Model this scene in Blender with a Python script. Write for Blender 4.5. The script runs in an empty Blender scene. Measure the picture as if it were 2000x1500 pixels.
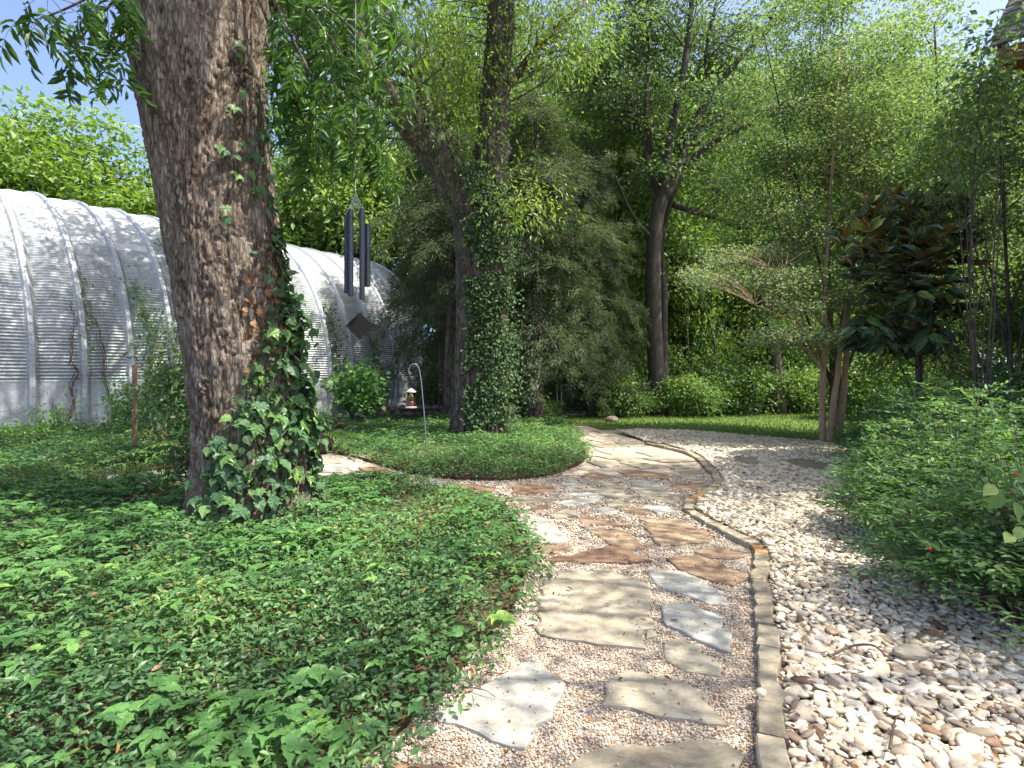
import bpy, math, random
import numpy as np
from mathutils import Vector

rng = np.random.default_rng(7)
random.seed(7)
S = bpy.context.scene
COL = S.collection
PI = math.pi

# ------------------------------------------------------------------ camera, sky, sun, exposure
CAMH, F, HOR = 1.5, 1100.0, 735.0          # eye height, focal length and horizon in photograph pixels
cam_d = bpy.data.cameras.new('camera')
cam = bpy.data.objects.new('camera', cam_d)
COL.objects.link(cam)
cam.location = (0, 0, CAMH)
cam.rotation_euler = (math.radians(90), 0, 0)
cam_d.sensor_width = 36
cam_d.lens = 36 * F / 2000
cam_d.shift_y = -(750 - HOR) / 2000
cam_d.clip_start = 0.05
cam_d.clip_end = 2000
S.camera = cam

SUN_AZ = math.atan2(-0.36, 1.0)            # direction towards the sun, from +X
SUN_EL = math.radians(62)
world = bpy.data.worlds.new('World')
S.world = world
world.use_nodes = True
wn = world.node_tree
for n in list(wn.nodes):
    wn.nodes.remove(n)
sky = wn.nodes.new('ShaderNodeTexSky')
sky.sky_type = 'NISHITA'
sky.sun_disc = False
sky.sun_elevation = SUN_EL
sky.sun_rotation = PI / 2 - SUN_AZ
sky.air_density = 0.28
sky.dust_density = 1.7
sky.ozone_density = 1.7
bg = wn.nodes.new('ShaderNodeBackground')
bg.inputs['Strength'].default_value = 0.15
wo = wn.nodes.new('ShaderNodeOutputWorld')
wn.links.new(sky.outputs[0], bg.inputs[0])
wn.links.new(bg.outputs[0], wo.inputs[0])

sun_d = bpy.data.lights.new('sun', 'SUN')
sun_d.energy = 2.4
sun_d.angle = math.radians(0.55)
sun_d.color = (1.0, 0.95, 0.86)
sun = bpy.data.objects.new('sun', sun_d)
COL.objects.link(sun)
sdir = Vector((math.cos(SUN_AZ) * math.cos(SUN_EL), math.sin(SUN_AZ) * math.cos(SUN_EL), math.sin(SUN_EL)))
sun.rotation_euler = sdir.to_track_quat('Z', 'Y').to_euler()
sun.location = sdir * 60

S.render.engine = 'CYCLES'
S.cycles.max_bounces = 8
S.cycles.diffuse_bounces = 4
S.cycles.transmission_bounces = 6
S.cycles.glossy_bounces = 3
S.cycles.transparent_max_bounces = 6
S.cycles.use_denoising = True
S.cycles.sample_clamp_indirect = 8
S.view_settings.view_transform = 'Standard'
S.view_settings.look = 'None'
S.view_settings.gamma = 1
S.view_settings.use_curve_mapping = False
S.view_settings.exposure = 2.42

# ------------------------------------------------------------------ pixels to places
def G(x, y, z=0.0):
    """ground point seen at pixel (x, y)"""
    d = F * (CAMH - z) / (y - HOR)
    return ((x - 1000) / F * d, d)

def at(x, y, Y):
    return np.array(((x - 1000) / F * Y, Y, CAMH + (HOR - y) / F * Y))

def proj(P):
    P = np.asarray(P, float)
    Y = np.maximum(P[:, 1], 1e-3)
    return 1000 + F * P[:, 0] / Y, HOR - F * (P[:, 2] - CAMH) / Y, P[:, 1]

# ------------------------------------------------------------------ numpy noise
def _hash(i, j, k, seed):
    n = (i * 374761393 + j * 668265263 + k * 2147483647 + seed * 974634777) & 0xFFFFFFFF
    n = ((n ^ (n >> 13)) * 1274126177) & 0xFFFFFFFF
    n = ((n ^ (n >> 16)) * 2246822519) & 0xFFFFFFFF
    return ((n ^ (n >> 15)) & 0xFFFFFF) / float(0xFFFFFF)

def vnoise(p, seed=0):
    p = np.asarray(p, float)
    i = np.floor(p).astype(np.int64)
    f = p - i
    f = f * f * (3 - 2 * f)
    r = 0
    for a in (0, 1):
        for b in (0, 1):
            for c in (0, 1):
                w = (f[:, 0] if a else 1 - f[:, 0]) * (f[:, 1] if b else 1 - f[:, 1]) * (f[:, 2] if c else 1 - f[:, 2])
                r = r + w * _hash(i[:, 0] + a, i[:, 1] + b, i[:, 2] + c, seed)
    return r

def fbm(p, octs=4, seed=0):
    r, a, t = 0, 1.0, 0
    p = np.asarray(p, float)
    for o in range(octs):
        r = r + a * vnoise(p, seed + o)
        t += a
        a *= 0.5
        p = p * 2.03
    return r / t

def noise2(x, y, sc, seed=0, octs=3):
    return fbm(np.stack([x * sc, y * sc, np.zeros_like(x)], 1), octs, seed)

# ------------------------------------------------------------------ mesh helpers
class MB:
    def __init__(self):
        self.V, self.F, self.T, self.n = [], [], [], 0
    def add(self, V, Fs, tint=0.5):
        V = np.asarray(V, np.float32).reshape(-1, 3)
        if len(V) == 0:
            return
        if not isinstance(Fs, list):
            Fs = [Fs]
        for f in Fs:
            self.F.append(np.asarray(f, np.int32) + self.n)
        self.V.append(V)
        t = np.empty(len(V), np.float32)
        t[:] = tint
        self.T.append(t)
        self.n += len(V)

def make_mesh(name, mb, mat, off=(0, 0, 0), smooth=False):
    me = bpy.data.meshes.new(name)
    V = np.concatenate(mb.V) - np.asarray(off, np.float32)
    ls, lv, st = [], [], 0
    for f in mb.F:
        k = f.shape[1]
        ls.append(st + np.arange(len(f), dtype=np.int32) * k)
        lv.append(f.ravel())
        st += f.size
    ls, lv = np.concatenate(ls), np.concatenate(lv)
    me.vertices.add(len(V))
    me.vertices.foreach_set('co', V.astype(np.float32).ravel())
    me.loops.add(len(lv))
    me.loops.foreach_set('vertex_index', lv)
    me.polygons.add(len(ls))
    me.polygons.foreach_set('loop_start', ls)
    me.update(calc_edges=True)
    me.polygons.foreach_set('use_smooth', np.full(len(ls), smooth, bool))
    a = me.attributes.new('tint', 'FLOAT', 'POINT')
    a.data.foreach_set('value', np.concatenate(mb.T))
    me.materials.append(mat)
    me.update()
    return me

def tag(o, label=None, cat=None, group=None, kind=None):
    if label: o['label'] = label
    if cat: o['category'] = cat
    if group: o['group'] = group
    if kind: o['kind'] = kind
    return o

def wloc(o):
    l = Vector((0, 0, 0))
    while o:
        l += o.location
        o = o.parent
    return l

def obj(name, mb, mat, parent=None, origin=None, smooth=False, kind=None):
    """links the collected shape (world coordinates) as one object; parents are only ever translated"""
    org = Vector(origin) if origin is not None else (wloc(parent) if parent else Vector((0, 0, 0)))
    o = bpy.data.objects.new(name, make_mesh(name, mb, mat, tuple(org), smooth))
    COL.objects.link(o)
    if parent:
        o.parent = parent
        o.location = org - wloc(parent)
    else:
        o.location = org
    if kind: o['kind'] = kind
    return o

def link_mesh(name, me, parent, M4=None):
    o = bpy.data.objects.new(name, me)
    COL.objects.link(o)
    o.parent = parent
    if M4 is not None:
        o.matrix_local = M4
    return o

def thing(name, label, cat, loc=(0, 0, 0), group=None):
    o = bpy.data.objects.new(name, None)
    COL.objects.link(o)
    o.location = loc
    o.empty_display_size = 0.1
    return tag(o, label, cat, group)

def copy_tree(o, parent=None):
    c = o.copy()
    COL.objects.link(c)
    if parent: c.parent = parent
    for ch in list(o.children):
        copy_tree(ch, c)
    return c

def unit(v):
    v = np.asarray(v, float)
    return v / np.maximum(np.linalg.norm(v, axis=-1, keepdims=True), 1e-9)

def spline(pts, n):
    """Catmull-Rom through pts"""
    P = np.asarray(pts, float)
    if len(P) == 2:
        t = np.linspace(0, 1, n)[:, None]
        return P[0] * (1 - t) + P[1] * t
    P = np.vstack([2 * P[0] - P[1], P, 2 * P[-1] - P[-2]])
    m = len(P) - 3
    u = np.linspace(0, m - 1e-6, n)
    i = u.astype(int)
    t = (u - i)[:, None]
    a, b, c, d = P[i], P[i + 1], P[i + 2], P[i + 3]
    return 0.5 * (2 * b + (c - a) * t + (2 * a - 5 * b + 4 * c - d) * t ** 2 + (3 * b - a - 3 * c + d) * t ** 3)

def tube(mb, pts, rad, sides=6, tint=0.5, wob=0.0, cap=True):
    P = np.asarray(pts, float)
    n = len(P)
    R = np.broadcast_to(np.asarray(rad, float), (n,)) if np.ndim(rad) == 0 else np.asarray(rad, float)
    T = unit(np.gradient(P, axis=0))
    ref = np.array([0.31, 0.95, 0.05]) if abs(T[0, 2]) > 0.8 else np.array([0.1, 0.2, 1.0])
    U = np.zeros((n, 3))
    for i in range(n):
        u = ref - T[i] * ref.dot(T[i])
        u /= max(np.linalg.norm(u), 1e-9)
        U[i] = u
        ref = u
    W = np.cross(T, U)
    th = np.arange(sides) * 2 * PI / sides
    rr = R[:, None] * np.ones(sides)[None]
    if wob:
        q = P[:, None, :] + (U[:, None] * np.cos(th)[None, :, None] + W[:, None] * np.sin(th)[None, :, None]) * rr[..., None]
        rr = rr * (1 + wob * (fbm(q.reshape(-1, 3) * (0.8 / max(R.mean(), 0.02)), 3, 5).reshape(n, sides) - 0.5) * 2)
    V = P[:, None, :] + (U[:, None] * np.cos(th)[None, :, None] + W[:, None] * np.sin(th)[None, :, None]) * rr[..., None]
    i, j = np.meshgrid(np.arange(n - 1), np.arange(sides), indexing='ij')
    j2 = (j + 1) % sides
    Fq = np.stack([i * sides + j, i * sides + j2, (i + 1) * sides + j2, (i + 1) * sides + j], -1).reshape(-1, 4)
    fs = [Fq]
    if cap and sides >= 3:
        fs += [np.arange(sides)[::-1][None], (np.arange(sides) + (n - 1) * sides)[None]]
    mb.add(V.reshape(-1, 3), fs, tint)

def box(mb, lo, hi, tint=0.5, rot=None, c=None):
    lo, hi = np.asarray(lo, float), np.asarray(hi, float)
    V = np.array([[x, y, z] for z in (0, 1) for y in (0, 1) for x in (0, 1)], float) * (hi - lo) + lo
    if rot is not None:
        V = (V - c) @ np.asarray(rot).T + c
    mb.add(V, np.array([[0, 2, 3, 1], [4, 5, 7, 6], [0, 1, 5, 4], [2, 6, 7, 3], [0, 4, 6, 2], [1, 3, 7, 5]]), tint)

def frames(axis, normal):
    """rotation matrices whose columns are leaf width, leaf length, leaf normal"""
    a = unit(axis)
    b = unit(np.cross(a, normal))
    n = np.cross(b, a)
    return np.stack([b, a, n], -1)

def scatter(mb, tv, tf, P, R, Sc, tint):
    n, k = len(P), len(tv)
    if n == 0:
        return
    Sc = np.asarray(Sc, float)
    if Sc.ndim == 1:
        Sc = np.repeat(Sc[:, None], 3, 1)
    V = np.einsum('nij,nkj->nki', R, tv[None] * Sc[:, None, :]) + np.asarray(P)[:, None, :]
    tf = tf if isinstance(tf, list) else [tf]
    fs = [(f[None] + (np.arange(n) * k)[:, None, None]).reshape(-1, f.shape[1]) for f in tf]
    mb.add(V.reshape(-1, 3), fs, np.repeat(np.broadcast_to(tint, (n,)), k))

def rand_dir(n, flat=1.0):
    v = rng.normal(size=(n, 3))
    v[:, 2] *= flat
    return unit(v)

# leaf templates: unit length along y, width along x, z up
LEAF2 = (np.array([[0, 0, 0], [0.5, 0.45, 0.07], [0, 1, -0.03], [-0.5, 0.45, 0.07]]), np.array([[0, 1, 2], [0, 2, 3]]))
LEAF4 = (np.array([[0, 0, 0], [0.36, 0.25, 0.08], [0.42, 0.6, 0.06], [0, 1, -0.12], [-0.42, 0.6, 0.06], [-0.36, 0.25, 0.08], [0, 0.45, 0]]),
         np.array([[0, 1, 6], [1, 2, 6], [2, 3, 6], [3, 4, 6], [4, 5, 6], [5, 0, 6]]))
LOBED = (np.array([[0, 0, 0], [0.28, 0.05, 0.05], [0.46, 0.26, 0.03], [0.40, 0.40, 0.07], [0.41, 0.56, 0.03], [0.22, 0.76, 0.05], [0, 1.08, -0.1],
                   [-0.22, 0.76, 0.05], [-0.41, 0.56, 0.03], [-0.40, 0.40, 0.07], [-0.46, 0.26, 0.03], [-0.28, 0.05, 0.05], [0, 0.45, 0]]),
         np.array([[i, (i + 1) % 12, 12] for i in range(12)]))
OCTA = (np.array([[1, 0, 0], [0, 1, 0], [-1, 0, 0], [0, -1, 0], [0, 0, 1], [0, 0, -1.0]]),
        np.array([[0, 1, 4], [1, 2, 4], [2, 3, 4], [3, 0, 4], [1, 0, 5], [2, 1, 5], [3, 2, 5], [0, 3, 5]]))

def ico(sub):
    t = (1 + 5 ** 0.5) / 2
    V = [(-1, t, 0), (1, t, 0), (-1, -t, 0), (1, -t, 0), (0, -1, t), (0, 1, t), (0, -1, -t), (0, 1, -t), (t, 0, -1), (t, 0, 1), (-t, 0, -1), (-t, 0, 1)]
    V = [list(unit(v)) for v in V]
    Fc = [(0, 11, 5), (0, 5, 1), (0, 1, 7), (0, 7, 10), (0, 10, 11), (1, 5, 9), (5, 11, 4), (11, 10, 2), (10, 7, 6), (7, 1, 8), (3, 9, 4), (3, 4, 2), (3, 2, 6), (3, 6, 8), (3, 8, 9), (4, 9, 5), (2, 4, 11), (6, 2, 10), (8, 6, 7), (9, 8, 1)]
    for _ in range(sub):
        mid, N = {}, []
        def m(a, b):
            k = (min(a, b), max(a, b))
            if k not in mid:
                mid[k] = len(V)
                V.append(list(unit((np.array(V[a]) + np.array(V[b])) / 2)))
            return mid[k]
        for a, b, c in Fc:
            ab, bc, ca = m(a, b), m(b, c), m(c, a)
            N += [(a, ab, ca), (b, bc, ab), (c, ca, bc), (ab, bc, ca)]
        Fc = N
    return np.array(V), np.array(Fc)
ICO0, ICO1 = ico(0), ico(1)

def pebble_shape(seed, base=ICO1, amt=0.35):
    V, Fc = base
    d = 1 + amt * (vnoise(V * 1.3 + seed * 7.7, seed) - 0.5) * 2
    r = np.random.default_rng(seed)
    V = V * d[:, None]
    # a few worn flats
    for _ in range(3):
        n = unit(r.normal(size=3))
        h = V @ n
        V = V - n[None] * np.maximum(h - 0.72, 0)[:, None] * 0.8
    return V, Fc

def inpoly(x, y, poly):
    P = np.asarray(poly, float)
    ins = np.zeros(len(x), bool)
    j = len(P) - 1
    for i in range(len(P)):
        xi, yi, xj, yj = P[i, 0], P[i, 1], P[j, 0], P[j, 1]
        if yi != yj:
            ins ^= ((yi > y) != (yj > y)) & (x < (xj - xi) * (y - yi) / (yj - yi) + xi)
        j = i
    return ins

def edge_dist(x, y, poly, closed=True):
    P = np.asarray(poly, float)
    best = np.full(len(x), 1e9)
    n = len(P)
    for i in range(n if closed else n - 1):
        a, b = P[i], P[(i + 1) % n]
        d = b - a
        t = np.clip(((x - a[0]) * d[0] + (y - a[1]) * d[1]) / max(d.dot(d), 1e-12), 0, 1)
        best = np.minimum(best, np.hypot(x - a[0] - t * d[0], y - a[1] - t * d[1]))
    return best

def grid_in(poly, sp, jit=0.45, ymin=-9, ymax=99, view=0.3):
    P = np.asarray(poly, float)
    xs = np.arange(P[:, 0].min(), P[:, 0].max(), sp)
    ys = np.arange(max(ymin, P[:, 1].min()), min(ymax, P[:, 1].max()), sp * 0.87)
    X, Y = np.meshgrid(xs, ys)
    X = X + (np.arange(len(ys))[:, None] % 2) * sp * 0.5
    X, Y = X.ravel(), Y.ravel()
    if view is not None:
        k = np.abs(X) < Y * 0.95 + view
        X, Y = X[k], Y[k]
    X = X + rng.uniform(-jit, jit, len(X)) * sp
    Y = Y + rng.uniform(-jit, jit, len(Y)) * sp
    k = inpoly(X, Y, P)
    return X[k], Y[k]

def smooth01(x):
    x = np.clip(x, 0, 1)
    return x * x * (3 - 2 * x)

# ------------------------------------------------------------------ materials
def new_mat(name):
    m = bpy.data.materials.new(name)
    m.use_nodes = True
    nt = m.node_tree
    for n in list(nt.nodes):
        nt.nodes.remove(n)
    out = nt.nodes.new('ShaderNodeOutputMaterial')
    return m, nt, out

def ramp(nt, stops, interp='LINEAR'):
    r = nt.nodes.new('ShaderNodeValToRGB')
    r.color_ramp.interpolation = interp
    e = r.color_ramp.elements
    while len(e) < len(stops):
        e.new(0.5)
    for el, (p, c) in zip(e, stops):
        el.position = p
        el.color = (*c, 1)
    return r

def noise(nt, scale, detail=4, rough=0.55, vec=None, dist=0.0):
    n = nt.nodes.new('ShaderNodeTexNoise')
    n.inputs['Scale'].default_value = scale
    n.inputs['Detail'].default_value = detail
    n.inputs['Roughness'].default_value = rough
    n.inputs['Distortion'].default_value = dist
    if vec is not None:
        nt.links.new(vec, n.inputs['Vector'])
    return n

def math_n(nt, op, a, b):
    m = nt.nodes.new('ShaderNodeMath')
    m.operation = op
    for k, v in enumerate((a, b)):
        if isinstance(v, (int, float)):
            m.inputs[k].default_value = v
        else:
            nt.links.new(v, m.inputs[k])
    return m.outputs[0]

def mixc(nt, fac, a, b, mode='MIX'):
    m = nt.nodes.new('ShaderNodeMix')
    m.data_type = 'RGBA'
    m.blend_type = mode
    for sock, v in ((m.inputs[0], fac), (m.inputs[6], a), (m.inputs[7], b)):
        if isinstance(v, (int, float)):
            sock.default_value = v
        elif isinstance(v, tuple):
            sock.default_value = (*v, 1)
        else:
            nt.links.new(v, sock)
    return m.outputs[2]

def principled(nt, out, col, rough=0.7, spec=0.3, metal=0.0, normal=None):
    p = nt.nodes.new('ShaderNodeBsdfPrincipled')
    if isinstance(col, tuple):
        p.inputs['Base Color'].default_value = (*col, 1)
    else:
        nt.links.new(col, p.inputs['Base Color'])
    if isinstance(rough, (int, float)):
        p.inputs['Roughness'].default_value = rough
    else:
        nt.links.new(rough, p.inputs['Roughness'])
    p.inputs['Specular IOR Level'].default_value = spec
    p.inputs['Metallic'].default_value = metal
    if normal is not None:
        nt.links.new(normal, p.inputs['Normal'])
    if out is not None:
        nt.links.new(p.outputs[0], out.inputs[0])
    return p

def bump(nt, h, strength=0.5, dist=0.02):
    b = nt.nodes.new('ShaderNodeBump')
    b.inputs['Strength'].default_value = strength
    b.inputs['Distance'].default_value = dist
    nt.links.new(h, b.inputs['Height'])
    return b.outputs[0]

def coords(nt, kind='Object'):
    return nt.nodes.new('ShaderNodeTexCoord').outputs[kind]

def attr(nt, name='tint'):
    a = nt.nodes.new('ShaderNodeAttribute')
    a.attribute_name = name
    return a.outputs['Fac']

def obj_rand(nt):
    return nt.nodes.new('ShaderNodeObjectInfo').outputs['Random']

def leaf_mat(name, stops, rough=0.45, spec=0.3, transl=0.45, single=False, back=None):
    m, nt, out = new_mat(name)
    fac = obj_rand(nt) if single else attr(nt)
    stops = [(p, (c[0] * 1.22 + 0.010, c[1] * 1.15 + 0.004, c[2] * 1.18 + 0.008)) for p, c in stops]
    r = ramp(nt, stops)
    nt.links.new(fac, r.inputs[0])
    col = r.outputs[0]
    if back is not None:
        g = nt.nodes.new('ShaderNodeNewGeometry')
        col = mixc(nt, g.outputs['Backfacing'], col, back)
    p = principled(nt, None, col, rough, spec)
    tr = nt.nodes.new('ShaderNodeBsdfTranslucent')
    tc = mixc(nt, 1.0, col, (1.25, 1.35, 0.55), 'MULTIPLY')
    nt.links.new(tc, tr.inputs[0])
    mx = nt.nodes.new('ShaderNodeMixShader')
    mx.inputs[0].default_value = transl
    nt.links.new(p.outputs[0], mx.inputs[1])
    nt.links.new(tr.outputs[0], mx.inputs[2])
    nt.links.new(mx.outputs[0], out.inputs[0])
    return m

def bark_mat(name, stops, scale=6.0, stretch=0.25, bstr=0.6, bdist=0.03, inner=None, flakes=0.0):
    m, nt, out = new_mat(name)
    mp = nt.nodes.new('ShaderNodeMapping')
    mp.inputs['Scale'].default_value = (1, 1, stretch)
    nt.links.new(coords(nt), mp.inputs[0])
    n1 = noise(nt, scale, 8, 0.65, mp.outputs[0], 0.6)
    n2 = noise(nt, scale * 6, 5, 0.7, mp.outputs[0])
    f = math_n(nt, 'ADD', math_n(nt, 'MULTIPLY', n1.outputs[0], 0.6), math_n(nt, 'MULTIPLY', n2.outputs[0], 0.4))
    h = f
    if flakes:
        wv = nt.nodes.new('ShaderNodeVectorMath'); wv.operation = 'MULTIPLY_ADD'
        nt.links.new(n1.outputs['Color'], wv.inputs[0])
        wv.inputs[1].default_value = (0.10, 0.10, 0.10)
        nt.links.new(mp.outputs[0], wv.inputs[2])
        vo = nt.nodes.new('ShaderNodeTexVoronoi')
        vo.feature = 'DISTANCE_TO_EDGE'
        vo.inputs['Scale'].default_value = flakes
        nt.links.new(wv.outputs[0], vo.inputs['Vector'])
        vc = nt.nodes.new('ShaderNodeTexVoronoi')
        vc.inputs['Scale'].default_value = flakes
        nt.links.new(wv.outputs[0], vc.inputs['Vector'])
        sp = nt.nodes.new('ShaderNodeSeparateColor')
        nt.links.new(vc.outputs['Color'], sp.inputs[0])
        ed = ramp(nt, [(0.0, (0, 0, 0)), (0.16, (1, 1, 1))])
        nt.links.new(vo.outputs['Distance'], ed.inputs[0])
        f = math_n(nt, 'ADD', f, math_n(nt, 'MULTIPLY', math_n(nt, 'SUBTRACT', sp.outputs[0], 0.5), 0.20))
        f = math_n(nt, 'SUBTRACT', f, math_n(nt, 'MULTIPLY', math_n(nt, 'SUBTRACT', 1.0, ed.outputs[0]), 0.10))
        h = math_n(nt, 'ADD', f, math_n(nt, 'MULTIPLY', ed.outputs[0], 0.45))
    r = ramp(nt, stops)
    nt.links.new(f, r.inputs[0])
    col = r.outputs[0]
    if inner is not None:
        col = mixc(nt, attr(nt), inner, col)
    principled(nt, out, col, 0.9, 0.12, 0, bump(nt, h, bstr, bdist))
    return m

GREEN = lambda a, b, c: [(0.0, a), (0.55, b), (1.0, c)]
M = {}
M['leaf_wood'] = leaf_mat('woodland_leaf', [(0, (0.052, 0.105, 0.030)), (0.5, (0.105, 0.19, 0.046)), (1, (0.18, 0.265, 0.068))])
M['leaf_elm'] = leaf_mat('elm_leaf', [(0, (0.048, 0.095, 0.040)), (0.5, (0.088, 0.152, 0.068)), (1, (0.155, 0.22, 0.115))], 0.5, 0.32, 0.5)
M['leaf_pecan'] = leaf_mat('pecan_leaf', [(0, (0.028, 0.075, 0.014)), (0.6, (0.058, 0.14, 0.020)), (1, (0.12, 0.23, 0.03))], 0.42, 0.4, 0.45)
M['leaf_pecan_single'] = leaf_mat('pecan_leaf_single', [(0, (0.022, 0.065, 0.012)), (0.6, (0.048, 0.125, 0.018)), (1, (0.10, 0.21, 0.03))], 0.42, 0.4, 0.42, True)
M['leaf_sun'] = leaf_mat('sunny_leaf', [(0, (0.05, 0.11, 0.018)), (0.5, (0.10, 0.19, 0.03)), (1, (0.19, 0.27, 0.045))], 0.45, 0.35, 0.42)
M['leaf_cedar'] = leaf_mat('cedar_needle', [(0, (0.034, 0.064, 0.030)), (0.5, (0.066, 0.108, 0.052)), (1, (0.125, 0.172, 0.090))], 0.65, 0.15, 0.3)
M['leaf_myrtle'] = leaf_mat('myrtle_leaf', [(0, (0.07, 0.115, 0.056)), (0.5, (0.125, 0.185, 0.095)), (1, (0.20, 0.26, 0.15))], 0.45, 0.4, 0.42)
M['leaf_holly'] = leaf_mat('yaupon_leaf', [(0, (0.052, 0.104, 0.042)), (0.5, (0.098, 0.168, 0.070)), (1, (0.18, 0.25, 0.115))], 0.5, 0.32, 0.5)
M['leaf_nandina'] = leaf_mat('nandina_leaf', [(0, (0.052, 0.13, 0.048)), (0.55, (0.104, 0.215, 0.078)), (0.93, (0.19, 0.31, 0.10)), (1, (0.20, 0.22, 0.09))], 0.45, 0.35, 0.45)
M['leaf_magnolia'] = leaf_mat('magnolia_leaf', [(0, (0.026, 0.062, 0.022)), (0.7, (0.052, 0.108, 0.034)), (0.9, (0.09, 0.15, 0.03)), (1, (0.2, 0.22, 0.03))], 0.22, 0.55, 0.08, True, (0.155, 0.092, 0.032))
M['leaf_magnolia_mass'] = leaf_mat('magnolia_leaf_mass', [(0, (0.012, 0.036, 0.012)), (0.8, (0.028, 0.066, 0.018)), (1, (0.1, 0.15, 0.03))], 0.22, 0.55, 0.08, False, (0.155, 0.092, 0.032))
M['leaf_vine'] = leaf_mat('creeper_leaf', [(0, (0.036, 0.10, 0.040)), (0.6, (0.062, 0.15, 0.050)), (0.9, (0.105, 0.215, 0.045)), (1, (0.15, 0.28, 0.05))], 0.45, 0.3, 0.36, True)
M['leaf_ivy'] = leaf_mat('ivy_leaf', [(0, (0.022, 0.060, 0.020)), (0.6, (0.048, 0.105, 0.034)), (1, (0.10, 0.17, 0.05))], 0.5, 0.2, 0.35)
M['leaf_cover'] = leaf_mat('jasmine_leaf', [(0, (0.030, 0.085, 0.030)), (0.5, (0.062, 0.150, 0.046)), (0.85, (0.118, 0.225, 0.060)), (0.97, (0.15, 0.26, 0.045)), (1, (0.24, 0.16, 0.06))], 0.42, 0.38, 0.36)
M['leaf_creeper'] = leaf_mat('creeper_cover_leaf', [(0, (0.046, 0.135, 0.038)), (0.6, (0.088, 0.215, 0.052)), (1, (0.19, 0.33, 0.07))], 0.5, 0.28, 0.4)
M['leaf_dry'] = leaf_mat('dry_leaf', [(0, (0.07, 0.035, 0.018)), (0.6, (0.17, 0.088, 0.038)), (1, (0.26, 0.16, 0.08))], 0.7, 0.15, 0.2, True)
M['litter'] = leaf_mat('leaf_litter', [(0, (0.05, 0.026, 0.013)), (0.5, (0.13, 0.065, 0.03)), (0.8, (0.24, 0.12, 0.05)), (1, (0.24, 0.17, 0.09))], 0.8, 0.12, 0.1)
M['grass'] = leaf_mat('grass_blade', [(0, (0.05, 0.095, 0.022)), (0.6, (0.10, 0.165, 0.038)), (1, (0.20, 0.23, 0.07))], 0.5, 0.3, 0.35)

M['bark_pecan'] = bark_mat('pecan_bark', [(0.2, (0.09, 0.067, 0.05)), (0.42, (0.185, 0.145, 0.108)), (0.58, (0.26, 0.215, 0.167)), (0.78, (0.36, 0.315, 0.26))], 7, 0.22, 0.9, 0.03, (0.085, 0.048, 0.030), 30)
M['bark_limb'] = bark_mat('limb_bark', [(0.28, (0.055, 0.042, 0.033)), (0.5, (0.135, 0.107, 0.082)), (0.75, (0.25, 0.21, 0.17))], 6, 0.35, 1.0, 0.05, None, 9)
M['bark_grey'] = bark_mat('grey_bark', [(0.28, (0.035, 0.029, 0.023)), (0.5, (0.078, 0.064, 0.050)), (0.75, (0.14, 0.122, 0.10))], 8, 0.25, 1.0, 0.04)
M['bark_pale'] = bark_mat('pale_smooth_bark', [(0.3, (0.22, 0.115, 0.06)), (0.5, (0.40, 0.275, 0.175)), (0.7, (0.54, 0.43, 0.315))], 7, 0.12, 0.15, 0.005)
M['twig'] = bark_mat('twig_bark', [(0.3, (0.07, 0.05, 0.038)), (0.7, (0.17, 0.13, 0.10))], 20, 0.5, 0.3, 0.004)

def ground_mat(name, stops, s1, s2, bd=0.02, bs=0.6, rough=0.95, vor=None):
    m, nt, out = new_mat(name)
    c = coords(nt)
    n1, n2 = noise(nt, s1, 6, 0.6, c), noise(nt, s2, 4, 0.7, c)
    f = math_n(nt, 'ADD', math_n(nt, 'MULTIPLY', n1.outputs[0], 0.5), math_n(nt, 'MULTIPLY', n2.outputs[0], 0.5))
    h = n2.outputs[0]
    if vor:
        v = nt.nodes.new('ShaderNodeTexVoronoi')
        v.inputs['Scale'].default_value = vor
        nt.links.new(c, v.inputs['Vector'])
        bw = nt.nodes.new('ShaderNodeSeparateColor')
        nt.links.new(v.outputs['Color'], bw.inputs[0])
        f = math_n(nt, 'ADD', math_n(nt, 'MULTIPLY', bw.outputs[0], 0.75), math_n(nt, 'MULTIPLY', n1.outputs[0], 0.25))
        h = math_n(nt, 'SUBTRACT', 1.0, v.outputs['Distance'])
    r = ramp(nt, stops)
    nt.links.new(f, r.inputs[0])
    principled(nt, out, r.outputs[0], rough, 0.2, 0, bump(nt, h, bs, bd))
    return m

PEA = [(0.0, (0.17, 0.085, 0.04)), (0.2, (0.31, 0.195, 0.11)), (0.40, (0.42, 0.33, 0.235)), (0.65, (0.50, 0.44, 0.355)), (1.0, (0.66, 0.62, 0.55))]
RIVER = [(p, (c[0] * 1.0, c[1] * 0.94, c[2] * 0.83)) for p, c in [(0.0, (0.15, 0.085, 0.06)), (0.05, (0.27, 0.18, 0.125)), (0.13, (0.37, 0.31, 0.25)), (0.27, (0.47, 0.42, 0.35)), (0.45, (0.59, 0.53, 0.44)), (0.68, (0.68, 0.64, 0.57)), (1.0, (0.84, 0.81, 0.75))]]
M['soil'] = ground_mat('leaf_mould_soil', [(0.3, (0.030, 0.020, 0.012)), (0.5, (0.085, 0.055, 0.033)), (0.7, (0.17, 0.11, 0.065))], 1.2, 40, 0.02)
M['forest_floor'] = ground_mat('forest_floor', [(0.3, (0.035, 0.03, 0.015)), (0.5, (0.075, 0.075, 0.03)), (0.7, (0.10, 0.13, 0.045))], 0.6, 12, 0.03)
M['gravel'] = ground_mat('pea_gravel', PEA, 3, 60, 0.012, 0.9, 0.85, 62)
M['riverbed'] = ground_mat('river_rock_bed', [(0, (0.14, 0.10, 0.07)), (0.4, (0.33, 0.26, 0.19)), (1, (0.50, 0.44, 0.35))], 3, 30, 0.03, 0.9, 0.85, 18)
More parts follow.
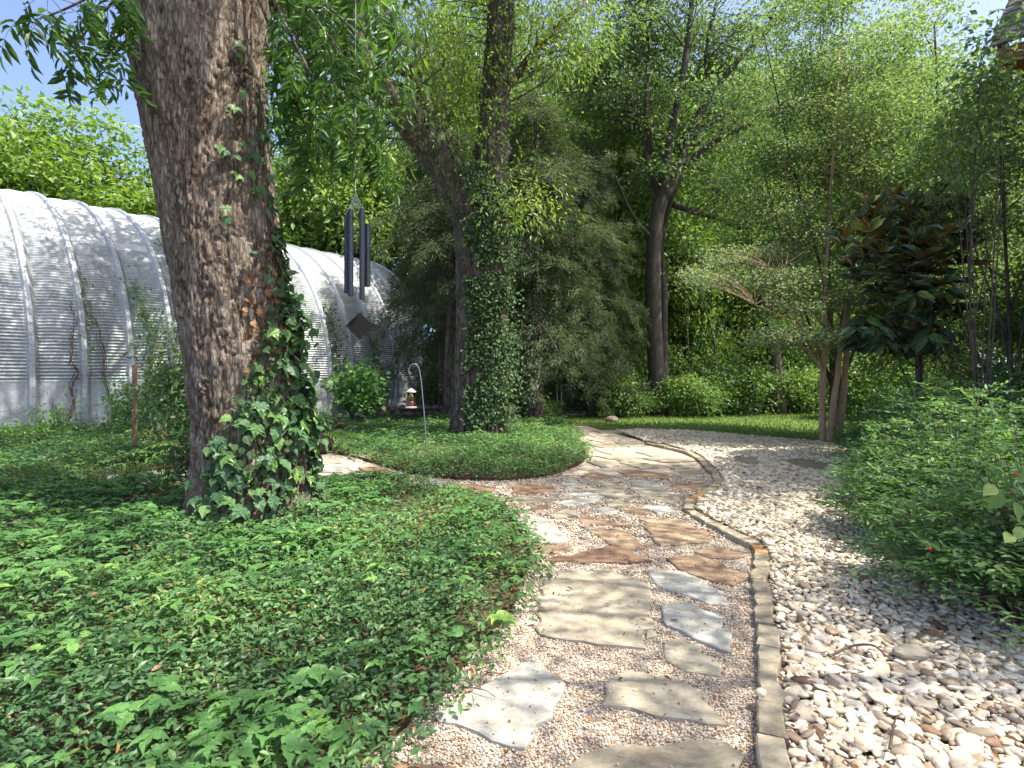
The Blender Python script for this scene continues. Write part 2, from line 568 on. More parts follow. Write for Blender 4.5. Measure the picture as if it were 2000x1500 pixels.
M['lawn'] = ground_mat('lawn_turf', [(0.3, (0.045, 0.085, 0.018)), (0.5, (0.085, 0.15, 0.028)), (0.72, (0.15, 0.19, 0.05))], 1.1, 35, 0.03)
M['concrete'] = ground_mat('concrete', [(0.3, (0.36, 0.29, 0.24)), (0.7, (0.5, 0.42, 0.36))], 3, 40, 0.004, 0.3)

def tint_rock(name, stops, single=False, bs=0.25):
    m, nt, out = new_mat(name)
    fac = obj_rand(nt) if single else attr(nt)
    r = ramp(nt, stops)
    nt.links.new(fac, r.inputs[0])
    g = nt.nodes.new('ShaderNodeNewGeometry')
    n = noise(nt, 55, 5, 0.65, g.outputs['Position'])
    k = ramp(nt, [(0.25, (0.72, 0.68, 0.63)), (0.7, (1.08, 1.07, 1.05))])
    nt.links.new(n.outputs[0], k.inputs[0])
    principled(nt, out, mixc(nt, 1.0, r.outputs[0], k.outputs[0], 'MULTIPLY'), 0.68, 0.3, 0, bump(nt, n.outputs[0], bs, 0.006))
    return m
M['pea_pebble'] = tint_rock('pea_pebble', PEA)
M['river_stone'] = tint_rock('river_stone', RIVER)
M['river_stone_single'] = tint_rock('river_stone_single', RIVER, True)

def slab_mat(name, stops, streak=None):
    m, nt, out = new_mat(name)
    add = nt.nodes.new('ShaderNodeVectorMath')
    add.operation = 'ADD'
    nt.links.new(coords(nt), add.inputs[0])
    cx = nt.nodes.new('ShaderNodeCombineXYZ')
    rr = math_n(nt, 'MULTIPLY', obj_rand(nt), 40.0)
    for k in range(3):
        nt.links.new(rr, cx.inputs[k])
    nt.links.new(cx.outputs[0], add.inputs[1])
    v = add.outputs[0]
    mp = nt.nodes.new('ShaderNodeMapping')
    mp.inputs['Rotation'].default_value = (0, 0, 0.35)
    mp.inputs['Scale'].default_value = (1, 2.6, 1)
    nt.links.new(v, mp.inputs[0])
    n1 = noise(nt, 3.6, 7, 0.62, mp.outputs[0], 0.9)
    n2 = noise(nt, 34, 6, 0.7, v)
    n3 = noise(nt, 9, 5, 0.65, mp.outputs[0], 1.2)
    f = math_n(nt, 'ADD', math_n(nt, 'MULTIPLY', n1.outputs[0], 0.72), math_n(nt, 'MULTIPLY', n3.outputs[0], 0.28))
    f = math_n(nt, 'ADD', f, math_n(nt, 'MULTIPLY', math_n(nt, 'SUBTRACT', obj_rand(nt), 0.5), 0.16))
    r = ramp(nt, stops)
    nt.links.new(f, r.inputs[0])
    k = ramp(nt, [(0.28, (0.62, 0.57, 0.51)), (0.42, (0.88, 0.86, 0.83)), (0.64, (1.05, 1.05, 1.04))])
    nt.links.new(n2.outputs[0], k.inputs[0])
    col = mixc(nt, 1.0, r.outputs[0], k.outputs[0], 'MULTIPLY')
    # layered, split surface: terraces in the relief
    st = ramp(nt, [(0.40, (0.1, 0.1, 0.1)), (0.44, (0.45, 0.45, 0.45)), (0.56, (0.5, 0.5, 0.5)), (0.585, (0.85, 0.85, 0.85))])
    nt.links.new(n1.outputs[0], st.inputs[0])
    h = math_n(nt, 'ADD', math_n(nt, 'MULTIPLY', st.outputs[0], 0.7), math_n(nt, 'MULTIPLY', n2.outputs[0], 0.35))
    principled(nt, out, col, 0.82, 0.22, 0, bump(nt, h, 0.55, 0.010))
    return m
M['flag_tan'] = slab_mat('flagstone_tan', [(0.28, (0.18, 0.147, 0.102)), (0.43, (0.285, 0.248, 0.18)), (0.58, (0.345, 0.315, 0.248)), (0.74, (0.40, 0.38, 0.318))])
M['flag_rust'] = slab_mat('flagstone_rust', [(0.30, (0.115, 0.070, 0.048)), (0.46, (0.205, 0.132, 0.085)), (0.57, (0.265, 0.19, 0.125)), (0.66, (0.34, 0.265, 0.18)), (0.78, (0.40, 0.35, 0.265))])
M['flag_grey'] = slab_mat('flagstone_grey', [(0.28, (0.245, 0.22, 0.175)), (0.45, (0.34, 0.33, 0.285)), (0.6, (0.385, 0.385, 0.35)), (0.74, (0.44, 0.445, 0.41))])
M['kerb'] = slab_mat('kerb_sandstone', [(0.28, (0.20, 0.165, 0.115)), (0.5, (0.31, 0.268, 0.192)), (0.72, (0.385, 0.345, 0.262))])
M['kerb_rust'] = slab_mat('kerb_rust', [(0.28, (0.32, 0.16, 0.07)), (0.6, (0.48, 0.27, 0.13))])

def steel_mat(name):
    m, nt, out = new_mat(name)
    g = nt.nodes.new('ShaderNodeNewGeometry').outputs['Position']
    n1, n2 = noise(nt, 0.9, 7, 0.7, g, 0.6), noise(nt, 16, 6, 0.72, g)
    mp = nt.nodes.new('ShaderNodeMapping')
    mp.inputs['Scale'].default_value = (5, 5, 0.5)
    nt.links.new(g, mp.inputs[0])
    n3 = noise(nt, 1.0, 5, 0.7, mp.outputs[0])
    f = math_n(nt, 'ADD', math_n(nt, 'MULTIPLY', n1.outputs[0], 0.5), math_n(nt, 'MULTIPLY', n2.outputs[0], 0.5))
    r = ramp(nt, [(0.34, (0.20, 0.215, 0.21)), (0.5, (0.36, 0.38, 0.38)), (0.66, (0.51, 0.53, 0.53))])
    nt.links.new(f, r.inputs[0])
    st = ramp(nt, [(0.54, (0, 0, 0)), (0.72, (1, 1, 1))])
    nt.links.new(n3.outputs[0], st.inputs[0])
    col = mixc(nt, math_n(nt, 'MULTIPLY', st.outputs[0], 0.4), r.outputs[0], (0.135, 0.12, 0.092))
    rr = ramp(nt, [(0.3, (0.66, 0.66, 0.66)), (0.7, (0.44, 0.44, 0.44))])
    nt.links.new(n2.outputs[0], rr.inputs[0])
    principled(nt, out, col, rr.outputs[0], 0.5, 0.22, bump(nt, f, 0.2, 0.02))
    return m
M['galv'] = steel_mat('galvanised_steel')

def plain(name, col, rough=0.6, spec=0.4, metal=0.0, var=0.25, sc=12, bs=0.2):
    m, nt, out = new_mat(name)
    n = noise(nt, sc, 5, 0.65, coords(nt))
    a = tuple(c * (1 - var) for c in col)
    b = tuple(min(1, c * (1 + var)) for c in col)
    r = ramp(nt, [(0.3, a), (0.7, b)])
    nt.links.new(n.outputs[0], r.inputs[0])
    principled(nt, out, r.outputs[0], rough, spec, metal, bump(nt, n.outputs[0], bs, 0.004))
    return m
M['chime'] = plain('dark_anodised_tube', (0.030, 0.033, 0.040), 0.38, 0.5, 0.5, 0.3, 30, 0.03)
M['dark_wood'] = plain('dark_stained_wood', (0.012, 0.011, 0.011), 0.85, 0.08, 0, 0.3, 20)
M['cord'] = plain('grey_cord', (0.30, 0.31, 0.30), 0.8, 0.2)
M['iron'] = plain('dark_iron', (0.045, 0.050, 0.058), 0.5, 0.4, 0.4, 0.3)
M['hook'] = plain('painted_hook_steel', (0.15, 0.17, 0.20), 0.45, 0.45, 0.3, 0.2)
M['pot'] = plain('dark_glazed_pot', (0.035, 0.024, 0.022), 0.55, 0.35, 0, 0.35, 8)
M['rust'] = plain('rusted_steel_edging', (0.085, 0.042, 0.025), 0.9, 0.15, 0.1, 0.45, 18, 0.4)
M['lattice'] = plain('weathered_lattice_wood', (0.13, 0.085, 0.052), 0.85, 0.2, 0, 0.35, 10)
M['stake'] = plain('brown_wood_stake', (0.17, 0.11, 0.07), 0.85, 0.2, 0, 0.3, 10)
M['wallstone'] = plain('old_wall_stone', (0.17, 0.135, 0.105), 0.9, 0.15, 0, 0.5, 9, 0.6)
M['cypress'] = plain('red_brown_stained_board', (0.21, 0.082, 0.030), 0.6, 0.3, 0, 0.3, 6)
M['shingle'] = plain('asphalt_shingle', (0.145, 0.135, 0.128), 0.95, 0.15, 0, 0.4, 90, 0.5)
M['housewall'] = plain('brown_board_siding', (0.22, 0.13, 0.07), 0.8, 0.2, 0, 0.25, 4)
M['bolt'] = plain('bolt_steel', (0.10, 0.10, 0.10), 0.6, 0.4, 0.5, 0.2)
M['chainlink'] = plain('galvanised_wire', (0.46, 0.48, 0.49), 0.45, 0.5, 0.5, 0.15)
M['seed'] = plain('bird_seed', (0.30, 0.21, 0.17), 0.9, 0.2, 0, 0.5, 60)
M['feeder'] = plain('pink_feeder_plastic', (0.42, 0.34, 0.33), 0.5, 0.4, 0, 0.12)
M['berry'] = plain('red_berry', (0.55, 0.05, 0.02), 0.35, 0.5)
m, nt, out = new_mat('clear_feeder_tube')
gl = nt.nodes.new('ShaderNodeBsdfGlass'); gl.inputs['Roughness'].default_value = 0.08; gl.inputs['IOR'].default_value = 1.15
gl.inputs[0].default_value = (0.9, 0.8, 0.79, 1)
nt.links.new(gl.outputs[0], out.inputs[0])
M['clear'] = m

# ------------------------------------------------------------------ outlines on the ground
KERB = [(1522, 1530), (1506, 1438), (1500, 1366), (1502, 1264), (1494, 1215), (1491, 1172), (1486, 1140), (1484, 1130), (1488, 1103), (1486, 1080),
        (1476, 1062), (1432, 1041), (1388, 1020), (1346, 994), (1346, 976), (1370, 962), (1396, 952), (1402, 938), (1398, 924), (1384, 912), (1373, 901), (1362, 891), (1340, 881), (1303, 872), (1262, 864)]
KW = [(1.02, 0.3)] + [(1.02, 1.1)] + [G(*p) for p in KERB]
FAR_L = [(1145, 832), (1112, 831)]
ISL_FRONT = [(1122, 850), (1145, 880), (1135, 905), (1060, 932), (950, 940), (830, 932), (740, 908), (655, 886)]
LP_UP = [(560, 884), (450, 897), (340, 915), (240, 922), (165, 938)]
LP_LOW = [(165, 956), (340, 953), (500, 951), (620, 948), (700, 942), (800, 947), (900, 972), (980, 1002), (1026, 1042), (1034, 1092), (1000, 1190), (930, 1272), (880, 1332), (760, 1452), (700, 1500)]
BED_CLOSE = [(-0.85, 1.2), (-0.95, 0.3)]
path_poly = KW + [G(*p) for p in FAR_L + ISL_FRONT + LP_UP + LP_LOW] + BED_CLOSE
rock_poly = KW + [G(1250, 858), G(1200, 840), G(1250, 835), G(1430, 849), G(1604, 865), (7.4, 11.2), (6.2, 8), (4.8, 5.5), (4.3, 3.7), (4.2, 0.3)]
lawn_poly = [G(1112, 829), G(1145, 830), G(1200, 839), G(1250, 834), G(1430, 848), G(1604, 864), (8.5, 11.6), (15, 13), (17, 26), (0.5, 27), (0.6, 20.5)]
front_poly = [G(*p) for p in LP_LOW] + BED_CLOSE + [(-9, 0.3), (-10.5, 5)]
QA = np.array([0.6, 0.8])          # along the metal hall
QN = np.array([-0.8, 0.6])         # away from the camera, across it
Q0 = np.array([-12.3, 14.3])
def QB(t, off=0.0):
    return tuple(Q0 + QA * t - QN * off)
left_poly = [(-10.5, 5), G(165, 956)] + [G(*p) for p in LP_UP[::-1]] + [G(600, 865), G(640, 845), G(650, 822), QB(8.2, 0.7), QB(4, 0.35), QB(0, 0.3), QB(-5, 0.3), (-17, 8)]
isl_poly = [G(*p) for p in ISL_FRONT] + [G(648, 868), G(690, 838), G(745, 824), G(800, 816), G(960, 812), G(1085, 818), G(1110, 833)]

def sheet(name, poly, z, mat, kind='structure'):
    P = np.asarray(poly, float)
    mb = MB()
    mb.add(np.column_stack([P, np.full(len(P), z)]), np.arange(len(P))[None])
    return obj(name, mb, mat, kind=kind)

mb = MB()
mb.add([[-500, -300, -0.02], [500, -300, -0.02], [500, 900, -0.02], [-500, 900, -0.02]], np.array([[0, 1, 2, 3]]))
ground = obj('ground', mb, M['forest_floor'], kind='structure')
path = sheet('path', path_poly, 0.0, M['gravel'])
rockbed = sheet('rock_bed', rock_poly, -0.004, M['riverbed'])
lawn = sheet('lawn', lawn_poly, -0.008, M['lawn'])
bed_front = sheet('planting_bed', front_poly, 0.004, M['soil'])
bed_left = sheet('planting_bed', left_poly, 0.008, M['soil'])
bed_isl = sheet('planting_bed', isl_poly, 0.004, M['soil'])

# ------------------------------------------------------------------ flagstones
def prism(mb, poly, z0, z1, inset, seed=0, rough=0.0, tilt=(0, 0)):
    P = np.asarray(poly, float)
    c = P.mean(0)
    n = len(P)
    ring = lambda Q, z: np.column_stack([Q, np.full(n, z) + (Q - c) @ np.asarray(tilt)])
    d = np.maximum(np.linalg.norm(P - c, axis=1, keepdims=True), 1e-6)
    Q = c + (P - c) * (1 - inset / d)
    V = np.vstack([ring(P * 1.0, z0), ring(P, z1 - inset * 0.7), ring(Q, z1)])
    i = np.arange(n)
    j = (i + 1) % n
    side = np.vstack([np.stack([i + k * n, j + k * n, j + (k + 1) * n, i + (k + 1) * n], 1) for k in (0, 1)])
    mb.add(V, [side, (i + 2 * n)[None]])

def chip(poly, rs, amp=0.018):
    """broken, slightly chipped outline"""
    P = np.asarray(poly, float)
    if np.sum(P[:, 0] * np.roll(P[:, 1], -1) - np.roll(P[:, 0], -1) * P[:, 1]) < 0:
        P = P[::-1]
    out = []
    for k in range(len(P)):
        a, b = P[k], P[(k + 1) % len(P)]
        L = np.linalg.norm(b - a)
        n = int(min(5, max(1, L / 0.07)))
        nn = np.array([-(b - a)[1], (b - a)[0]]) / max(L, 1e-6)
        for q in range(n):
            t = q / n + (rs.uniform(-0.2, 0.2) / n if q else 0)
            out.append(a + (b - a) * t + nn * rs.normal() * amp * (0.6 if q == 0 else 1) * min(1, L * 3))
    return np.array(out)

z6 = lambda p: (700 + p[0] / 2.5, 900 + p[1] / 2.5)
z4 = lambda p: (1000 + p[0] / 2.857, 600 + p[1] / 2.857)
z8 = lambda p: (600 + p[0] / 3.333, 650 + p[1] / 3.333)
z2 = lambda p: (p[0] / 2.857, 500 + p[1] / 2.857)
FLAGS = [
 (z6, 'tan', [(1000, 1500), (1110, 1420), (1220, 1385), (1420, 1380), (1620, 1370), (1780, 1362), (1890, 1430), (1850, 1500), (1800, 1580), (1010, 1590)]),
 (z6, 'rust', [(150, 1478), (300, 1465), (480, 1490), (470, 1580), (150, 1580)]),
 (z6, 'grey', [(365, 1230), (850, 965), (1010, 1090), (960, 1200), (810, 1395), (740, 1385), (400, 1265)]),
 (z6, 'tan', [(1190, 1195), (1250, 1050), (1300, 1030), (1550, 1050), (1640, 1100), (1810, 1280), (1700, 1280), (1450, 1240), (1330, 1205)]),
 (z6, 'tan', [(1490, 890), (1560, 860), (1640, 900), (1780, 990), (1765, 1040), (1600, 1020), (1500, 965)]),
 (z6, 'grey', [(1480, 705), (1600, 690), (1780, 760), (1800, 880), (1820, 935), (1640, 860), (1500, 800)]),
 (z6, 'tan', [(890, 720), (905, 600), (1000, 530), (1200, 525), (1330, 560), (1420, 600), (1440, 815), (1392, 820), (1395, 912), (1100, 880), (885, 845)]),
 (z6, 'tan', [(1402, 828), (1440, 824), (1462, 850), (1405, 862)]),
 (z6, 'grey', [(1410, 530), (1590, 535), (1790, 640), (1800, 700), (1700, 690), (1430, 585)]),
 (z6, 'rust', [(1500, 475), (1650, 455), (1780, 500), (1895, 560), (1830, 605), (1700, 575), (1560, 525)]),
 (z6, 'rust', [(910, 480), (1100, 440), (1250, 410), (1440, 490), (1300, 497), (1100, 495)]),
 (z6, 'rust', [(1640, 440), (1700, 420), (1800, 425), (1890, 460), (1840, 475), (1700, 470)]),
 (z6, 'rust', [(1105, 335), (1280, 325), (1400, 425), (1320, 435), (1220, 400)]),
 (z6, 'rust', [(1385, 275), (1560, 285), (1700, 340), (1720, 395), (1600, 400), (1480, 415), (1400, 330)]),
 (z6, 'rust', [(1060, 280), (1120, 270), (1340, 310), (1340, 325), (1100, 305)]),
 (z6, 'grey', [(760, 260), (880, 255), (960, 310), (1040, 385), (950, 402), (850, 395), (790, 330)]),
 (z6, 'rust', [(870, 412), (1000, 405), (1050, 430), (940, 447), (880, 442)]),
 (z4, 'tan', [(195, 1155), (350, 1120), (360, 1165), (240, 1172)]),
 (z4, 'rust', [(615, 1135), (700, 1112), (790, 1145), (760, 1155)]),
 (z4, 'grey', [(735, 1108), (850, 1098), (930, 1145), (820, 1148)]),
 (z4, 'grey', [(440, 1130), (560, 1118), (600, 1138), (500, 1142)]),
 (z4, 'tan', [(530, 1090), (600, 1075), (660, 1100), (600, 1117), (540, 1110)]),
 (z4, 'rust', [(75, 1125), (180, 1102), (230, 1115), (140, 1134)]),
 (z4, 'grey', [(250, 1092), (330, 1068), (500, 1060), (460, 1080), (340, 1105)]),
 (z4, 'grey', [(245, 1045), (350, 1035), (490, 1035), (440, 1054)]),
 (z4, 'tan', [(0, 1065), (100, 1058), (230, 1070), (150, 1092), (0, 1092)]),
 (z4, 'tan', [(660, 1010), (800, 1005), (930, 1050), (910, 1092), (820, 1080), (720, 1050)]),
 (z4, 'tan', [(390, 1015), (570, 1007), (650, 1060), (600, 1066), (480, 1040)]),
 (z4, 'rust', [(5, 1000), (100, 988), (240, 1000), (230, 1030), (80, 1042), (5, 1035)]),
 (z4, 'grey', [(280, 985), (370, 980), (400, 998), (330, 1012)]),
 (z4, 'tan', [(390, 975), (500, 965), (620, 998), (560, 1003)]),
 (z4, 'grey', [(650, 968), (740, 963), (862, 1000), (850, 1010), (740, 1000)]),
 (z4, 'rust', [(890, 985), (1050, 975), (1110, 998), (1000, 1020), (910, 1010)]),
 (z4, 'tan', [(940, 948), (1000, 935), (1065, 955), (1030, 966)]),
 (z4, 'rust', [(600, 910), (700, 905), (890, 942), (860, 957), (640, 938)]),
 (z4, 'rust', [(380, 940), (450, 920), (560, 940), (520, 957)]),
 (z4, 'tan', [(930, 912), (1030, 903), (1075, 928), (960, 932)]),
 (z4, 'tan', [(430, 862), (520, 852), (590, 884), (500, 890)]),
 (z4, 'tan', [(610, 865), (740, 868), (870, 890), (720, 898)]),
 (z4, 'tan', [(850, 880), (920, 872), (990, 892), (900, 900)]),
 (z4, 'tan', [(470, 828), (600, 822), (720, 838), (600, 850)]),
 (z4, 'tan', [(740, 842), (900, 838), (1010, 858), (860, 864)]),
 (z4, 'tan', [(470, 795), (600, 790), (680, 805), (560, 818)]),
 (z4, 'tan', [(700, 805), (800, 800), (900, 818), (780, 828)]),
 (z4, 'tan', [(430, 765), (540, 758), (640, 772), (520, 783)]),
 (z4, 'tan', [(420, 735), (520, 730), (600, 742), (500, 752)]),
 (z4, 'tan', [(580, 752), (680, 750), (740, 768), (660, 778)]),
 (z4, 'tan', [(420, 708), (520, 704), (560, 715), (470, 723)]),
 (z4, 'tan', [(440, 688), (560, 686), (620, 696), (520, 702)]),
 (z4, 'tan', [(1220, 838), (1330, 838), (1410, 880), (1310, 882)]),
 (z4, 'tan', [(1510, 858), (1640, 850), (1770, 880), (1740, 907), (1640, 900)]),
 (z8, 'rust', [(930, 1000), (1080, 975), (1210, 1010), (1180, 1062), (1000, 1045)]),
 (z8, 'rust', [(980, 1085), (1090, 1062), (1150, 1090), (1050, 1112)]),
 (z8, 'grey', [(650, 950), (820, 953), (920, 975), (840, 992), (720, 975)]),
 (z8, 'grey', [(80, 870), (200, 863), (280, 890), (180, 907), (90, 900)]),
 (z8, 'tan', [(40, 828), (180, 818), (240, 840), (60, 857)]),
 (z8, 'rust', [(340, 880), (480, 870), (560, 910), (440, 925)]),
 (z8, 'tan', [(330, 925), (520, 930), (620, 950), (480, 968)]),
 (z8, 'tan', [(240, 790), (360, 785), (420, 815), (320, 835)]),
 (z2, 'grey', [(490, 1255), (620, 1222), (790, 1228), (960, 1255), (740, 1290), (560, 1282)]),
 (z2, 'grey', [(800, 1212), (890, 1194), (990, 1198), (985, 1222)]),
 (z2, 'tan', [(1010, 1240), (1160, 1225), (1240, 1255), (1100, 1275)]),
]
rs = np.random.default_rng(21)
FLAGP = []
for k, (conv, colr, pts) in enumerate(FLAGS):
    P = np.array([G(*conv(p), 0.02) for p in pts])
    if conv is not z6:
        P = P.mean(0) + (P - P.mean(0)) * 1.10
    P = chip(P, rs)
    FLAGP.append(P)
    mb = MB()
    c = P.mean(0)
    prism(mb, P, -0.03, 0.020 + rs.uniform(-0.003, 0.006), 0.010, k, tilt=rs.normal(size=2) * 0.006)
    on_bed = k in (49, 50)
    o = obj('flagstone', mb, M['flag_' + colr], rockbed if on_bed else path, origin=(c[0], c[1], 0))

# ------------------------------------------------------------------ kerb
kerb = thing('kerb', 'curved line of narrow tan edging stones between flagstone path and river rock', 'kerb', (*G(1500, 1366), 0))
KP = np.array([(1.02, 1.15)] + [G(*p, 0.05) for p in KERB])
KP[0] = KP[1] + (KP[1] - KP[2]) * 1.0
for k in range(len(KP) - 1):
    a, b = KP[k], KP[k + 1]
    L = np.linalg.norm(b - a)
    nseg = max(1, int(round(L / 0.45)))
    for q in range(nseg):
        p, r = a + (b - a) * q / nseg, a + (b - a) * (q + 1) / nseg
        d = (r - p) / np.linalg.norm(r - p)
        nn = np.array([-d[1], d[0]])
        w = rs.uniform(0.046, 0.056)
        g = rs.uniform(0.003, 0.010)
        o1, o2 = rs.normal(size=2) * 0.006
        quad = [p + d * g + nn * (w + o1), p + d * g - nn * (w - o1), r - d * g - nn * (w - o2), r - d * g + nn * (w + o2)]
        P = chip(quad, rs, 0.009)
        mb = MB()
        prism(mb, P, -0.05, 0.055 + rs.uniform(-0.008, 0.010), 0.011, k, tilt=rs.normal(size=2) * 0.035)
        cc = P.mean(0)
        obj('kerb_stone', mb, M['kerb_rust'] if k in (10, 15) else M['kerb'], kerb, origin=(cc[0], cc[1], 0))

# ------------------------------------------------------------------ pea gravel pebbles
def clear_of_flags(x, y, m=0.0):
    k = np.ones(len(x), bool)
    for P in FLAGP:
        lo, hi = P.min(0), P.max(0)
        c = (x > lo[0]) & (x < hi[0]) & (y > lo[1]) & (y < hi[1])
        if c.any():
            i = np.where(c)[0]
            k[i[inpoly(x[i], y[i], P)]] = False
    return k
mb = MB()
for y0, y1, sp, tmpl in ((1.9, 3.4, 0.0125, OCTA), (3.4, 5.2, 0.017, OCTA), (5.2, 8.5, 0.03, OCTA)):
    x, y = grid_in(path_poly, sp, 0.5, y0, y1)
    k = clear_of_flags(x, y)
    x, y = x[k], y[k]
    n = len(x)
    sc = sp * rng.uniform(0.40, 0.72, (n, 1)) * np.stack([rng.uniform(0.85, 1.25, n), rng.uniform(0.7, 1.0, n), rng.uniform(0.5, 0.75, n)], 1)
    P = np.column_stack([x, y, rng.uniform(0.0, sp * 0.5, n)])
    scatter(mb, tmpl[0], tmpl[1], P, frames(rand_dir(n, 0.3), rand_dir(n) * 0.3 + [0, 0, 1]), sc, rng.beta(1.6, 1.2, n))
kx, ky = grid_in(path_poly, 0.06, 0.9, 1.9, 7)
kk = ~clear_of_flags(kx, ky) & (rng.uniform(size=len(kx)) < 0.28 * noise2(kx, ky, 1.5, 8) * 2)
kx, ky = kx[kk], ky[kk]; n = len(kx)
scatter(mb, OCTA[0], OCTA[1], np.column_stack([kx, ky, np.full(n, 0.029)]), frames(rand_dir(n, 0.3), rand_dir(n) * 0.3 + [0, 0, 1]), rng.uniform(0.0035, 0.0075, n), rng.beta(1.4, 1.4, n))
tag(obj('pea_gravel', mb, M['pea_pebble'], smooth=True, kind='stuff'), 'pale pea gravel between the flagstones of the path')

# ------------------------------------------------------------------ river rock
shapes1 = [pebble_shape(s, ICO1, 0.5) for s in range(6)]
shapes0 = [pebble_shape(s, ICO0, 0.3) for s in range(4)]
x, y = grid_in(rock_poly, 0.042, 0.46, 1.6, 15.5)
k = edge_dist(x, y, KW, False) > 0.075
k &= clear_of_flags(x, y)
x, y = x[k], y[k]
k = rng.uniform(size=len(x)) < np.where(y > 6, 0.72, 1.0)
x, y = x[k], y[k]
n = len(x)
base = rng.uniform(0.70, 1.25, n) + (rng.uniform(size=n) < 0.12) * rng.uniform(0.25, 0.7, n)
base = np.where(y > 6, base * 1.3, base) * 0.0240
sc = base[:, None] * np.stack([rng.uniform(1.05, 1.55, n), rng.uniform(0.75, 1.1, n), rng.uniform(0.38, 0.60, n)], 1)
z = rng.uniform(0.002, 0.016, n) + base * 0.28 + 0.014 * noise2(x, y, 1.7, 3)
base = base * 1.06
Pp = np.column_stack([x, y, z])
Rr = frames(rand_dir(n, 0.22), rand_dir(n) * 0.42 + [0, 0, 1])
tint = np.clip(rng.beta(1.7, 1.25, n), 0, 1)
px, py, _ = proj(Pp)
vis = (px > 1480) & (px < 1995) & (py < 1495) & (py > 900)
order = np.argsort(-(base / y) * vis)
single = np.zeros(n, bool)
single[order[:300]] = True
stone_meshes = []
for V, Fc in shapes1:
    b = MB(); b.add(V, Fc)
    stone_meshes.append(make_mesh('stone', b, M['river_stone_single'], smooth=True))
from mathutils import Matrix
for i in np.where(single)[0]:
    R4 = Matrix([list(Rr[i][0]) + [0], list(Rr[i][1]) + [0], list(Rr[i][2]) + [0], [0, 0, 0, 1]])
    M4 = Matrix.Translation(Pp[i]) @ R4 @ Matrix.Diagonal((*sc[i], 1))
    link_mesh('stone', stone_meshes[i % 6], rockbed, M4)
mb = MB()
rest = np.where(~single)[0]
for s in range(6):
    i = rest[(rest % 6 == s) & (y[rest] < 3.25)]
    scatter(mb, shapes1[s][0], shapes1[s][1], Pp[i], Rr[i], sc[i], tint[i])
for s in range(4):
    i = rest[(rest % 4 == s) & (y[rest] >= 3.25)]
    scatter(mb, shapes0[s][0], shapes0[s][1], Pp[i], Rr[i], sc[i], tint[i])
x, y = grid_in(rock_poly, 0.034, 0.5, 1.6, 6.5)
k = (edge_dist(x, y, KW, False) > 0.06) & clear_of_flags(x, y)
x, y = x[k], y[k]; n = len(x)
b_ = rng.uniform(0.010, 0.018, n)
scatter(mb, OCTA[0], OCTA[1], np.column_stack([x, y, b_ * 0.5 + rng.uniform(0, 0.012, n) + 0.014 * noise2(x, y, 1.7, 3)]), frames(rand_dir(n, 0.3), rand_dir(n) * 0.4 + [0, 0, 1]), b_[:, None] * np.stack([rng.uniform(1.0, 1.5, n), rng.uniform(0.8, 1.1, n), rng.uniform(0.45, 0.7, n)], 1), np.clip(rng.beta(1.5, 1.4, n), 0, 1))
tag(obj('river_stones', mb, M['river_stone'], smooth=True, kind='stuff'), 'river rock filling the bed beside the kerb')

def rock(name, label, pxy, size, mat, seed, rot=0.3, z=0.03, parent=None):
    V, Fc = ico(3)
    V = V * (1 + 0.22 * (fbm(V * 1.5 + seed, 4, seed) - 0.5) * 2)[:, None] * np.array(size)
    c, s = math.cos(rot), math.sin(rot)
    V = V @ np.array([[c, s, 0], [-s, c, 0], [0, 0, 1]])
    g = G(*pxy)
    mb = MB(); mb.add(V + np.array([g[0], g[1], z]), Fc)
    return tag(obj(name, mb, mat, origin=(g[0], g[1], 0), smooth=True), label, 'rock')
rock('rock', 'large flat cream rock lying on the river stones', (1780, 1296), (0.095, 0.055, 0.035), M['flag_tan'], 4, 0.05, 0.06)
rock('rock', 'single white pebble sitting on the kerb stone', (1486, 1386), (0.026, 0.022, 0.017), M['river_stone'], 9, 0.2, 0.078)
rock('rock', 'rounded grey rock below the fence hedge at end of path', (1195, 824), (0.22, 0.15, 0.13), M['wallstone'], 12, 0.2, 0.07)

